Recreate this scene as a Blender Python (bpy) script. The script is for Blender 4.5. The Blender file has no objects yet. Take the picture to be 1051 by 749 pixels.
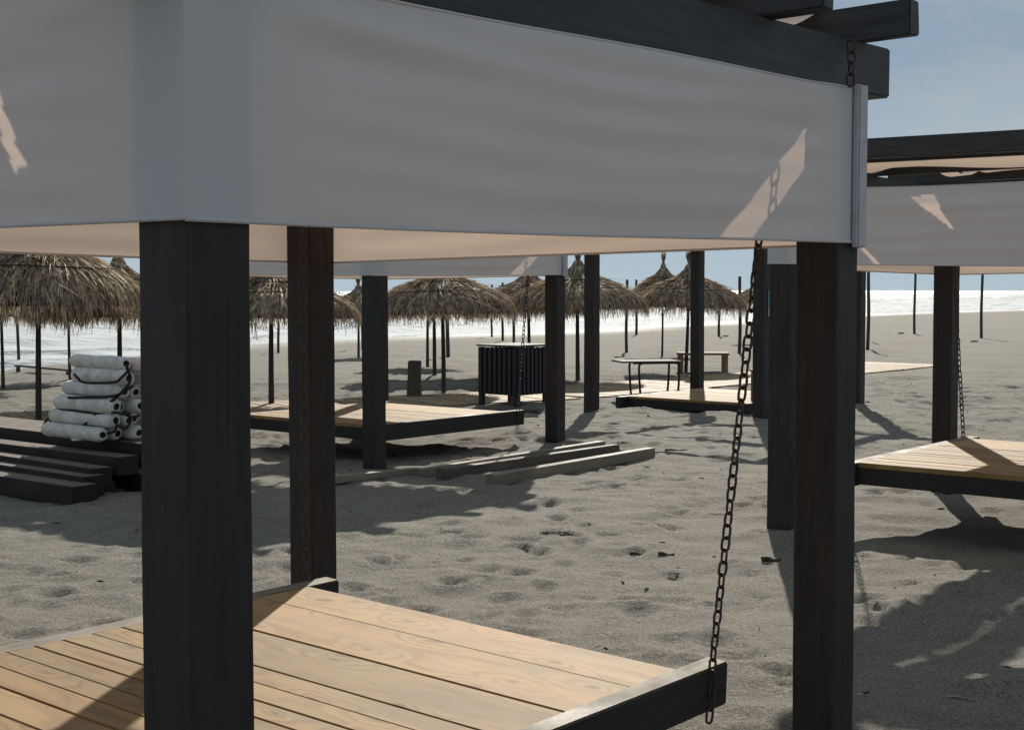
import bpy, bmesh, math, random
import numpy as np
from mathutils import Vector, Matrix

random.seed(7)
rng = np.random.default_rng(11)
R = math.radians
scene = bpy.context.scene
COL = scene.collection
PI = math.pi

# ------------------------------------------------------------------ view
EYE = 1.7
F_PX = 1440.0            # focal length in pixels of a 1051 px wide picture
PITCH = math.atan(76.5 / F_PX)
SUN_AZ, SUN_EL = R(7.3), R(30)
PHI = R(50.5)            # direction of the gazebos on the beach
AV = Vector((math.cos(PHI), math.sin(PHI), 0))
BV = Vector((-math.sin(PHI), math.cos(PHI), 0))
LA, LB = 2.85, 2.77      # gazebo post spacing

cam_d = bpy.data.cameras.new('camera')
cam = bpy.data.objects.new('camera', cam_d)
COL.objects.link(cam)
cam.location = (0, 0, EYE)
cam.rotation_euler = (PI / 2 - PITCH, 0, 0)
cam_d.sensor_fit = 'HORIZONTAL'
cam_d.sensor_width = 36
cam_d.lens = 36 * F_PX / 1051
cam_d.clip_start = 0.05
cam_d.clip_end = 30000
scene.camera = cam

# ------------------------------------------------------------------ materials
def new_mat(name):
    m = bpy.data.materials.new(name)
    m.use_nodes = True
    nt = m.node_tree
    nt.nodes.clear()
    return m, nt

class N:
    """small node-graph helper"""
    def __init__(self, nt): self.nt = nt
    def n(self, t, **kw):
        nd = self.nt.nodes.new(t)
        for k, v in kw.items():
            if k.startswith('i_'):
                key = k[2:]
                key = int(key) if key.isdigit() else key.replace('_', ' ')
                nd.inputs[key].default_value = v
            else:
                setattr(nd, k, v)
        return nd
    def l(self, a, b): self.nt.links.new(a, b)
    def math(self, op, a, b=None, c=None):
        nd = self.n('ShaderNodeMath', operation=op)
        for i, v in enumerate((a, b, c)):
            if v is None: continue
            if isinstance(v, (int, float)): nd.inputs[i].default_value = v
            else: self.l(v, nd.inputs[i])
        return nd.outputs[0]
    def ramp(self, fac, stops):
        nd = self.n('ShaderNodeValToRGB')
        el = nd.color_ramp.elements
        while len(el) < len(stops): el.new(0.5)
        for e, (p, c) in zip(el, stops):
            e.position = p
            e.color = (c[0], c[1], c[2], 1) if isinstance(c, (tuple, list)) else (c, c, c, 1)
        self.l(fac, nd.inputs[0])
        return nd.outputs[0]
    def noise(self, vec, scale, detail=4, rough=0.55, dim='3D'):
        nd = self.n('ShaderNodeTexNoise', noise_dimensions=dim)
        nd.inputs['Scale'].default_value = scale
        nd.inputs['Detail'].default_value = detail
        nd.inputs['Roughness'].default_value = rough
        if vec is not None: self.l(vec, nd.inputs['Vector'])
        return nd.outputs[0]
    def mapping(self, vec, scale=(1, 1, 1), loc=(0, 0, 0), rot=(0, 0, 0)):
        nd = self.n('ShaderNodeMapping')
        nd.inputs['Scale'].default_value = scale
        nd.inputs['Location'].default_value = loc
        nd.inputs['Rotation'].default_value = rot
        self.l(vec, nd.inputs['Vector'])
        return nd.outputs[0]
    def mix(self, fac, a, b, blend='MIX'):
        nd = self.n('ShaderNodeMix', data_type='RGBA', blend_type=blend)
        for i, v in ((0, fac), (6, a), (7, b)):
            if isinstance(v, (int, float)): nd.inputs[i].default_value = v
            elif isinstance(v, (tuple, list)): nd.inputs[i].default_value = (v[0], v[1], v[2], 1)
            else: self.l(v, nd.inputs[i])
        return nd.outputs[2]
    def bump(self, h, strength=0.4, dist=0.01, normal=None):
        nd = self.n('ShaderNodeBump')
        nd.inputs['Strength'].default_value = strength
        nd.inputs['Distance'].default_value = dist
        self.l(h, nd.inputs['Height'])
        if normal is not None: self.l(normal, nd.inputs['Normal'])
        return nd.outputs[0]
    def principled(self, color, rough=0.6, spec=0.5, metal=0.0, normal=None):
        nd = self.n('ShaderNodeBsdfPrincipled')
        for key, v in (('Base Color', color), ('Roughness', rough), ('Specular IOR Level', spec), ('Metallic', metal)):
            if isinstance(v, (int, float)): nd.inputs[key].default_value = v
            elif isinstance(v, (tuple, list)): nd.inputs[key].default_value = (v[0], v[1], v[2], 1)
            else: self.l(v, nd.inputs[key])
        if normal is not None: self.l(normal, nd.inputs['Normal'])
        return nd.outputs[0]
    def out(self, shader):
        o = self.n('ShaderNodeOutputMaterial')
        self.l(shader, o.inputs['Surface'])

def rand_island(g):
    nd = g.n('ShaderNodeNewGeometry')
    return nd.outputs['Random Per Island']

def obj_co(g):
    return g.n('ShaderNodeTexCoord').outputs['Object']

def mat_dark_wood(name, c0, c1, grain=(14, 14, 1.2), rough=(0.45, 0.75), fade=None):
    m, nt = new_mat(name); g = N(nt)
    co = obj_co(g)
    r = rand_island(g)
    off = g.n('ShaderNodeVectorMath', operation='ADD'); g.l(co, off.inputs[0])
    cmb = g.n('ShaderNodeCombineXYZ'); s = g.math('MULTIPLY', r, 37.0)
    for i in range(3): g.l(s, cmb.inputs[i])
    g.l(cmb.outputs[0], off.inputs[1])
    v = off.outputs[0]
    st = g.mapping(v, grain)
    n1 = g.noise(st, 3.0, 6, 0.65)
    n2 = g.noise(v, 2.2, 5, 0.6)
    fine = g.noise(g.mapping(v, tuple(x * 6 for x in grain)), 3.0, 4, 0.7)
    f = g.math('ADD', g.math('MULTIPLY', n1, 0.55), g.math('MULTIPLY', n2, 0.45))
    col = g.ramp(f, [(0.34, c0), (0.62, c1)])
    scuff = g.ramp(g.noise(g.mapping(v, tuple(x * 1.7 for x in grain)), 5.0, 6, 0.75), [(0.64, 0.0), (0.76, 1.0)])
    if fade is not None:
        col = g.mix(g.math('MULTIPLY', scuff, 0.55), col, fade)
    if name.endswith('post'):
        st2 = g.ramp(g.noise(g.mapping(v, (2.5, 2.5, 1.1)), 1.6, 5, 0.65), [(0.50, 0.0), (0.68, 0.4)])
        col = g.mix(st2, col, (0.052, 0.026, 0.020))
        crack = g.ramp(g.noise(g.mapping(v, (38, 38, 0.9)), 1.0, 3, 0.6), [(0.30, 1.0), (0.36, 0.0)])
        col = g.mix(g.math('MULTIPLY', crack, 0.8), col, (0.004, 0.004, 0.004))
    rr = g.ramp(n2, [(0.3, rough[0]), (0.7, rough[1])])
    h = g.math('ADD', g.math('MULTIPLY', n1, 0.6), g.math('MULTIPLY', fine, 0.4))
    g.out(g.principled(col, rr, 0.35, 0, g.bump(h, 0.9, 0.005)))
    return m

def mat_rail(name='dark_bed_rail', grain=(1.0, 11, 11), gtop=(1.2, 7, 7), sunlit_dust=(0.20, 0.165, 0.118), c0=(0.013, 0.012, 0.012), c1=(0.036, 0.031, 0.028), scuff=(0.13, 0.11, 0.09)):
    m = mat_dark_wood(name, c0, c1, grain, (0.55, 0.85), scuff)
    nt = m.node_tree; g = N(nt)
    p = [n for n in nt.nodes if n.type == 'BSDF_PRINCIPLED'][0]
    src = p.inputs['Base Color'].links[0].from_socket
    sep = g.n('ShaderNodeSeparateXYZ'); g.l(g.n('ShaderNodeNewGeometry').outputs['Normal'], sep.inputs[0])
    up = g.ramp(sep.outputs[2], [(0.55, 0.0), (0.85, 1.0)])
    nz = g.ramp(g.noise(g.mapping(obj_co(g), gtop), 4.0, 6, 0.7), [(0.30, 0.35), (0.55, 0.95)])
    g.l(g.mix(g.math('MULTIPLY', up, nz), src, sunlit_dust), p.inputs['Base Color'])     # worn, sandy tops, with the sunlight on them painted in as well
    return m

def mat_plank(name, axis='Y', tint=(1, 1, 1)):
    """planed softwood boards with knots, one tone per board"""
    m, nt = new_mat(name); g = N(nt)
    co = obj_co(g)
    r = rand_island(g)
    sep = g.n('ShaderNodeSeparateXYZ'); g.l(co, sep.inputs[0])
    across, along = (sep.outputs[0], sep.outputs[1]) if axis == 'Y' else (sep.outputs[1], sep.outputs[0])
    # board-local coordinate, shifted per board
    def vec(ax, al):
        c = g.n('ShaderNodeCombineXYZ')
        g.l(g.math('MULTIPLY_ADD', across, ax, g.math('MULTIPLY', r, 91.0)), c.inputs[0])
        g.l(g.math('MULTIPLY_ADD', along, al, g.math('MULTIPLY', r, 57.0)), c.inputs[1])
        c.inputs[2].default_value = 0
        return c.outputs[0]
    vk = vec(5.2, 1.9)
    warp = g.n('ShaderNodeTexNoise'); warp.inputs['Scale'].default_value = 1.6; warp.inputs['Detail'].default_value = 2
    g.l(vk, warp.inputs['Vector'])
    vw = g.n('ShaderNodeVectorMath', operation='MULTIPLY_ADD')
    g.l(warp.outputs['Color'], vw.inputs[0]); vw.inputs[1].default_value = (0.5, 0.5, 0); g.l(vk, vw.inputs[2])
    vor = g.n('ShaderNodeTexVoronoi', voronoi_dimensions='2D'); vor.inputs['Scale'].default_value = 0.9
    g.l(vw.outputs[0], vor.inputs['Vector'])
    d = vor.outputs['Distance']
    knot = g.ramp(d, [(0.02, 1.0), (0.17, 0.55), (0.42, 0.0)])
    grain_n = g.noise(vec(3.0, 0.42), 1.0, 3, 0.5)
    ph = g.math('ADD', g.math('MULTIPLY', grain_n, 42.0), g.math('MULTIPLY', knot, 17.0))
    rings = g.math('POWER', g.math('MULTIPLY_ADD', g.math('SINE', ph), 0.5, 0.5), 2.2)
    fine = g.noise(vec(90, 3.0), 1.0, 3, 0.6)
    patch = g.noise(vec(2.4, 0.9), 1.2, 4, 0.6)
    t = tint
    c = lambda a: (a[0] * t[0], a[1] * t[1], a[2] * t[2])
    base = g.ramp(patch, [(0.3, c((0.26, 0.165, 0.080))), (0.5, c((0.355, 0.24, 0.118))), (0.72, c((0.37, 0.275, 0.155)))])
    base = g.mix(g.math('MULTIPLY', rings, 0.78), base, c((0.19, 0.105, 0.045)))
    base = g.mix(g.math('MULTIPLY', fine, 0.40), base, c((0.30, 0.22, 0.14)))
    core = g.ramp(d, [(0.03, 1.0), (0.10, 0.0)])
    base = g.mix(g.math('MULTIPLY', core, 0.9), base, c((0.10, 0.055, 0.03)))
    hue = g.noise(vec(1.6, 0.8), 1.5, 5, 0.7)
    base = g.mix(g.ramp(hue, [(0.52, 0.0), (0.66, 0.6)]), base, c((0.37, 0.29, 0.13)))
    base = g.mix(g.ramp(hue, [(0.34, 0.6), (0.46, 0.0)]), base, c((0.40, 0.24, 0.14)))
    grey = g.ramp(g.noise(vec(14, 0.7), 1.0, 6, 0.75), [(0.46, 0.0), (0.66, 0.75)])
    base = g.mix(grey, base, (0.215, 0.165, 0.105))
    tone = g.math('MULTIPLY_ADD', r, 0.42, 0.76)
    base = g.mix(1.0, base, tone, 'MULTIPLY')
    tn = nt.nodes[-1]
    sand = g.ramp(g.noise(co, 3.0, 6, 0.7), [(0.52, 0.0), (0.74, 0.35)])
    base = g.mix(sand, base, (0.30, 0.235, 0.150))
    h = g.math('ADD', g.math('MULTIPLY', rings, 0.35), g.math('MULTIPLY', fine, 0.5))
    g.out(g.principled(base, 0.72, 0.25, 0, g.bump(h, 0.35, 0.002)))
    return m

def mat_cloth(name, col, trans, mixf):
    m, nt = new_mat(name); g = N(nt)
    co = obj_co(g)
    n = g.noise(co, 3.0, 4, 0.6)
    weave = g.noise(co, 420.0, 1, 0.5)
    c = g.mix(g.ramp(n, [(0.35, 0.0), (0.7, 0.35)]), col, tuple(x * 0.90 for x in col))
    streak = g.noise(g.mapping(co, (9, 9, 150)), 2.0, 3, 0.75)
    tc = g.mix(g.math('MULTIPLY', streak, 0.55), trans, tuple(x * 0.60 for x in trans))
    nrm = g.bump(weave, 0.15, 0.001)
    df = g.n('ShaderNodeBsdfDiffuse'); g.l(c, df.inputs['Color']); g.l(nrm, df.inputs['Normal'])
    tr = g.n('ShaderNodeBsdfTranslucent'); g.l(tc, tr.inputs['Color'])
    mx = g.n('ShaderNodeMixShader'); mx.inputs[0].default_value = mixf
    g.l(df.outputs[0], mx.inputs[1]); g.l(tr.outputs[0], mx.inputs[2])
    g.out(mx.outputs[0])
    return m

def mat_simple(name, c0, c1, rough=0.6, metal=0.0, scale=8.0, spec=0.4, bump=0.2, bd=0.003):
    m, nt = new_mat(name); g = N(nt)
    co = obj_co(g)
    n = g.noise(co, scale, 6, 0.65)
    col = g.ramp(n, [(0.32, c0), (0.68, c1)])
    g.out(g.principled(col, rough, spec, metal, g.bump(n, bump, bd)))
    return m

def mat_straw():
    m, nt = new_mat('straw'); g = N(nt)
    r = rand_island(g)
    co = obj_co(g)
    col = g.ramp(r, [(0.0, (0.08, 0.05, 0.032)), (0.25, (0.25, 0.165, 0.09)), (0.6, (0.50, 0.36, 0.215)), (0.85, (0.66, 0.52, 0.36)), (1.0, (0.78, 0.70, 0.57))])
    n = g.noise(co, 3.0, 3, 0.6)
    col = g.mix(g.ramp(n, [(0.45, 0.0), (0.7, 0.55)]), col, (0.34, 0.28, 0.215))
    clump = g.ramp(g.noise(co, 11.0, 3, 0.6), [(0.36, 0.42), (0.5, 0.95), (0.66, 1.25)])
    col = g.mix(1.0, col, clump, 'MULTIPLY')
    df = g.n('ShaderNodeBsdfDiffuse'); g.l(col, df.inputs['Color'])
    gl = g.n('ShaderNodeBsdfGlossy'); gl.inputs['Roughness'].default_value = 0.5
    gl.inputs['Color'].default_value = (0.8, 0.78, 0.72, 1)
    tr = g.n('ShaderNodeBsdfTranslucent'); g.l(col, tr.inputs['Color'])
    a = g.n('ShaderNodeMixShader'); a.inputs[0].default_value = 0.42
    g.l(df.outputs[0], a.inputs[1]); g.l(tr.outputs[0], a.inputs[2])
    b = g.n('ShaderNodeMixShader'); b.inputs[0].default_value = 0.05
    g.l(a.outputs[0], b.inputs[1]); g.l(gl.outputs[0], b.inputs[2])
    g.out(b.outputs[0])
    return m

def mat_sand():
    m, nt = new_mat('sand'); g = N(nt)
    co = obj_co(g)
    n1 = g.noise(co, 0.35, 5, 0.6)
    n2 = g.noise(co, 3.0, 6, 0.65)
    n3 = g.noise(co, 17.0, 6, 0.75)
    grain = g.noise(co, 75.0, 6, 0.9)
    f = g.math('ADD', g.math('MULTIPLY', n1, 0.3), g.math('ADD', g.math('MULTIPLY', n2, 0.4), g.math('MULTIPLY', n3, 0.3)))
    col = g.ramp(f, [(0.36, (0.138, 0.124, 0.098)), (0.5, (0.190, 0.173, 0.140)), (0.64, (0.245, 0.226, 0.188))])
    col = g.mix(g.ramp(grain, [(0.41, 0.85), (0.5, 0.0)]), col, (0.065, 0.059, 0.05))
    col = g.mix(g.ramp(grain, [(0.5, 0.0), (0.61, 0.85)]), col, (0.37, 0.34, 0.285))
    # wet belt next to the sea, from the mesh's own wetness attribute
    at = g.n('ShaderNodeAttribute'); at.attribute_name = 'wet'
    wet = at.outputs['Fac']
    col = g.mix(g.math('MULTIPLY', wet, 0.45), col, (0.085, 0.078, 0.066))
    rough = g.math('MULTIPLY_ADD', wet, -0.35, 0.92)
    h = g.math('ADD', g.math('MULTIPLY', n3, 1.2), g.math('MULTIPLY', grain, 0.30))
    h = g.math('ADD', h, g.math('MULTIPLY', n2, 1.1))
    g.out(g.principled(col, rough, 0.22, 0, g.bump(h, 0.75, 0.028)))
    return m

def mat_sea():
    m, nt = new_mat('sea_water'); g = N(nt)
    co = obj_co(g)
    at = g.n('ShaderNodeAttribute'); at.attribute_name = 'foam'
    n = g.noise(g.mapping(co, (0.16, 0.55, 0.5), rot=(0, 0, R(-52))), 1.0, 8, 0.68)
    n2 = g.noise(g.mapping(co, (1.1, 2.2, 1), rot=(0, 0, R(-52))), 1.0, 6, 0.7)
    f = g.math('ADD', g.math('MULTIPLY', n, 0.6), g.math('MULTIPLY', n2, 0.4))
    f = g.math('ADD', f, g.math('MULTIPLY_ADD', at.outputs['Fac'], 0.62, -0.31))
    foam = g.ramp(f, [(0.43, 0.0), (0.50, 0.6), (0.57, 1.0)])
    rip = g.noise(g.mapping(co, (1.3, 3.2, 1)), 1.0, 6, 0.65)
    big = g.noise(g.mapping(co, (0.25, 0.6, 1)), 1.0, 4, 0.6)
    nrm = g.bump(g.math('ADD', rip, g.math('MULTIPLY', big, 2.0)), 1.0, 0.5)
    water = g.principled((0.16, 0.215, 0.225), 0.26, 0.35, 0, nrm)
    fn = g.bump(n2, 0.8, 0.25)
    fo = g.principled((0.56, 0.59, 0.59), 0.8, 0.2, 0, fn)
    mx = g.n('ShaderNodeMixShader')
    g.l(foam, mx.inputs[0]); g.l(water, mx.inputs[1]); g.l(fo, mx.inputs[2])
    g.out(mx.outputs[0])
    return m

M = {}
M['post'] = mat_dark_wood('dark_stained_post', (0.011, 0.0105, 0.011), (0.040, 0.032, 0.029), (13, 13, 1.0), (0.5, 0.8), (0.075, 0.05, 0.04))
M['beam'] = mat_dark_wood('dark_stained_beam', (0.020, 0.022, 0.026), (0.052, 0.054, 0.060), (1.0, 12, 12), (0.42, 0.7), (0.06, 0.06, 0.06))
M['rafter'] = mat_dark_wood('dark_stained_rafter', (0.020, 0.021, 0.023), (0.050, 0.050, 0.052), (12, 1.0, 12), (0.42, 0.7), (0.06, 0.06, 0.06))
M['rail'] = mat_rail()
M['sleeper'] = mat_rail('dark_sleeper', (11, 1.0, 11), (7, 1.0, 7), (0.15, 0.115, 0.085), (0.006, 0.006, 0.006), (0.017, 0.015, 0.014), (0.06, 0.05, 0.04))
M['grey_wood'] = mat_dark_wood('weathered_timber', (0.135, 0.115, 0.09), (0.26, 0.225, 0.175), (1.0, 13, 13), (0.6, 0.85), (0.27, 0.24, 0.2))
M['dusty_wood'] = mat_dark_wood('dusty_dark_timber', (0.05, 0.043, 0.036), (0.125, 0.105, 0.085), (1.0, 13, 13), (0.6, 0.85), (0.2, 0.18, 0.15))
M['pole'] = mat_dark_wood('weathered_pole', (0.022, 0.019, 0.017), (0.07, 0.06, 0.05), (16, 16, 1.0), (0.6, 0.85), (0.12, 0.1, 0.085))
M['stump'] = mat_dark_wood('bollard_wood', (0.045, 0.038, 0.03), (0.11, 0.095, 0.072), (12, 12, 1.2), (0.6, 0.85), (0.16, 0.14, 0.11))
M['bin'] = mat_dark_wood('bin_slat', (0.010, 0.012, 0.015), (0.026, 0.028, 0.032), (14, 14, 1.0), (0.4, 0.65), None)
M['plank'] = mat_plank('deck_boards', 'Y', (0.96, 0.86, 0.66))
M['plank_pale'] = mat_plank('pale_boards', 'Y', (1.15, 1.22, 1.35))
M['light_wood'] = mat_plank('plain_pine', 'X', (0.8, 0.82, 0.75))
M['canvas'] = mat_cloth('canvas', (0.765, 0.765, 0.785), (0.68, 0.52, 0.41), 0.32)
M['canopy'] = mat_cloth('canopy_cloth', (0.58, 0.51, 0.44), (0.72, 0.56, 0.43), 0.38)
M['profile'] = mat_simple('profile_metal', (0.40, 0.375, 0.40), (0.50, 0.475, 0.50), 0.5, 0.15, 14, 0.5, 0.06)
M['chain'] = mat_simple('rusty_chain', (0.030, 0.021, 0.018), (0.095, 0.058, 0.044), 0.6, 0.25, 60, 0.5, 0.3, 0.002)
M['straw'] = mat_straw()
M['straw_dark'] = mat_simple('thatch_underlay', (0.035, 0.028, 0.02), (0.09, 0.07, 0.045), 0.9, 0, 30, 0.1, 0.5)
M['cord'] = mat_simple('thatch_cord', (0.012, 0.011, 0.01), (0.03, 0.026, 0.022), 0.8, 0, 20)
M['rope'] = mat_simple('black_rope', (0.008, 0.008, 0.01), (0.025, 0.024, 0.026), 0.75, 0, 90, 0.3, 0.5)
def mat_float():
    m, nt = new_mat('float_foam'); g = N(nt)
    co = obj_co(g)
    n = g.noise(co, 9.0, 6, 0.7)
    n2 = g.noise(co, 45.0, 4, 0.7)
    col = g.ramp(n, [(0.3, (0.40, 0.375, 0.34)), (0.6, (0.66, 0.645, 0.62))])
    col = g.mix(g.ramp(n2, [(0.63, 0.0), (0.76, 0.5)]), col, (0.16, 0.14, 0.12))
    g.out(g.principled(col, 0.65, 0.3, 0, g.bump(n2, 0.3, 0.004)))
    return m
M['float'] = mat_float()
M['float_pink'] = mat_simple('float_foam_pink', (0.60, 0.42, 0.39), (0.66, 0.58, 0.55), 0.65, 0, 18)
M['hole'] = mat_simple('float_hole', (0.01, 0.01, 0.01), (0.025, 0.022, 0.02), 0.9)
M['black_metal'] = mat_simple('black_tube', (0.012, 0.012, 0.013), (0.03, 0.03, 0.03), 0.45, 0.5, 20)
M['tabletop'] = mat_simple('table_laminate', (0.05, 0.048, 0.046), (0.09, 0.086, 0.08), 0.75, 0, 10, 0.2)
M['paper'] = mat_simple('white_paper', (0.6, 0.6, 0.58), (0.72, 0.72, 0.7), 0.8)
M['notice_blue'] = mat_simple('notice_blue', (0.10, 0.30, 0.42), (0.14, 0.37, 0.48), 0.5)
M['notice_white'] = mat_simple('notice_white', (0.5, 0.55, 0.58), (0.62, 0.66, 0.68), 0.5)
M['weed'] = mat_simple('dry_weed', (0.03, 0.035, 0.025), (0.10, 0.105, 0.075), 0.9, 0, 30)
M['stick'] = mat_simple('driftwood', (0.03, 0.025, 0.02), (0.10, 0.085, 0.065), 0.85, 0, 30)
M['pale_stick'] = mat_simple('pale_driftwood', (0.20, 0.17, 0.13), (0.34, 0.30, 0.24), 0.85, 0, 30)
M['pebble'] = mat_simple('pebble', (0.22, 0.21, 0.19), (0.42, 0.41, 0.39), 0.8, 0, 30)
def mat_litter():
    m, nt = new_mat('beach_litter'); g = N(nt)
    col = g.ramp(rand_island(g), [(0.0, (0.02, 0.017, 0.014)), (0.7, (0.06, 0.05, 0.04)), (0.85, (0.3, 0.27, 0.22)), (1.0, (0.5, 0.48, 0.44))])
    g.out(g.principled(col, 0.85, 0.2))
    return m
M['litter'] = mat_litter()
M['sand'] = mat_sand()
M['sea'] = mat_sea()

# ------------------------------------------------------------------ terrain
_SX = np.array([-90, -60, -30, -14.2, -11.5, -6, 5, 34, 90, 300], float)
_SY = np.array([4, 12, 27, 39, 57, 68, 80, 132, 200, 420], float)
def shore_y(x):
    return np.interp(x, _SX, _SY)
SEA_Z = -0.55

def vnoise(x, y, seed):
    """value noise in [-1, 1]"""
    x = np.asarray(x, float); y = np.asarray(y, float)
    xi = np.floor(x).astype(np.int64); yi = np.floor(y).astype(np.int64)
    fx = x - xi; fy = y - yi
    fx = fx * fx * fx * (fx * (fx * 6 - 15) + 10); fy = fy * fy * fy * (fy * (fy * 6 - 15) + 10)
    def h(a, b):
        v = (a * 374761393 + b * 668265263 + seed * 1442695041) & 0xFFFFFFFF
        v = ((v ^ (v >> 13)) * 1274126177) & 0xFFFFFFFF
        v = v ^ (v >> 16)
        return (v & 0xFFFFFF) / float(0xFFFFFF) * 2 - 1
    a = h(xi, yi); b = h(xi + 1, yi); c = h(xi, yi + 1); d = h(xi + 1, yi + 1)
    return (a * (1 - fx) + b * fx) * (1 - fy) + (c * (1 - fx) + d * fx) * fy

def broad(x, y):
    d = np.clip((shore_y(x) - y) * 0.75, -60, 1e9)
    h = -0.55 * np.power(1 - np.clip(d / 50.0, 0, 1), 1.5)
    h = np.where(d < 0, -0.55 + d * 0.05, h)
    return h

# footprints: (x, y, r, depth, angle)
foot = []
for _ in range(3200):
    y = 3.0 + 27 * rng.random() ** 0.8
    x = (rng.random() - 0.5) * (6 + 0.95 * y)
    foot.append((x, y, 0.04 + 0.055 * rng.random(), 0.010 + 0.026 * rng.random() ** 1.5, rng.random() * PI))
# walking tracks
for _ in range(26):
    x, y = (rng.random() - 0.5) * 18, 4 + rng.random() * 20
    a = rng.random() * 2 * PI
    for k in range(16):
        s = 1 if k % 2 else -1
        a += (rng.random() - 0.5) * 0.3
        x += math.cos(a) * 0.36; y += math.sin(a) * 0.36
        foot.append((x - math.sin(a) * 0.1 * s, y + math.cos(a) * 0.1 * s, 0.075, 0.022 + 0.018 * rng.random(), a))
foot = np.array(foot)

# sand heaped up or scooped out: (x, y, radius, height)
MOUNDS = []

PATH = [(-9.5, 18.0), (-4.6, 20.4), (-1.93, 21.8), (0.56, 23.3), (4.6, 27.7), (9.3, 32.9)]
def path_mask(x, y):
    """sand trodden flat along the board path"""
    d = np.full(np.shape(x), 1e9)
    for (ax, ay), (bx, by) in zip(PATH[:-1], PATH[1:]):
        L2 = (bx - ax) ** 2 + (by - ay) ** 2
        t = np.clip(((x - ax) * (bx - ax) + (y - ay) * (by - ay)) / L2, 0, 1)
        d = np.minimum(d, np.hypot(x - ax - t * (bx - ax), y - ay - t * (by - ay)))
    return 0.15 + 0.85 * np.clip((d - 1.1) / 1.0, 0, 1)

def relief(x, y):
    h = 0.028 * vnoise(x * 0.55, y * 0.55, 1) + 0.014 * vnoise(x * 1.3 + 5, y * 1.3, 2)
    h = h + 0.014 * vnoise(x * 3.1, y * 3.6 + 9, 3) + 0.0075 * vnoise(x * 7.5, y * 7.5, 4)
    # coarser, more churned sand farther out
    far = np.clip((y - 11) / 12, 0, 1)
    h = h + far * (0.045 * vnoise(x * 0.45, y * 0.8, 70) + 0.030 * vnoise(x * 1.1, y * 1.7, 71) + 0.012 * vnoise(x * 3, y * 4, 72))
    # low sharp-crested drifts
    r = 1 - np.abs(vnoise(x * 1.7 + y * 0.5, y * 2.6, 5))
    h = h + 0.008 * r * r
    return h * path_mask(x, y)

def mounds(x, y):
    h = np.zeros_like(np.asarray(x, float))
    for mx, my, mr, mh in MOUNDS:
        h = h + mh * np.exp(-((x - mx) ** 2 + (y - my) ** 2) / (mr * mr))
    return h

def ground_h(x, y):
    x = np.asarray(x, float); y = np.asarray(y, float)
    return broad(x, y) + relief(x, y) * np.clip(1.2 - np.hypot(x, y) / 90, 0.15, 1) + mounds(x, y)

def gz(x, y):
    return float(ground_h(np.array([x]), np.array([y]))[0])

def ray(px, py):
    d = Vector(((px - 525.5) / F_PX, 1, -(py - 374.5) / F_PX))
    c, s = math.cos(PITCH), math.sin(PITCH)
    return Vector((d.x, d.y * c + d.z * s, -d.y * s + d.z * c))

def at_ground(px, py):
    d = ray(px, py)
    t = 1.0
    while t < 400:
        p = Vector((0, 0, EYE)) + d * t
        if p.z < float(broad(np.array([p.x]), np.array([p.y]))[0]): break
        t *= 1.004
    return p.x, p.y

def at_depth(px, py, y):
    d = ray(px, py)
    return Vector((0, 0, EYE)) + d * (y / d.y)

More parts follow.
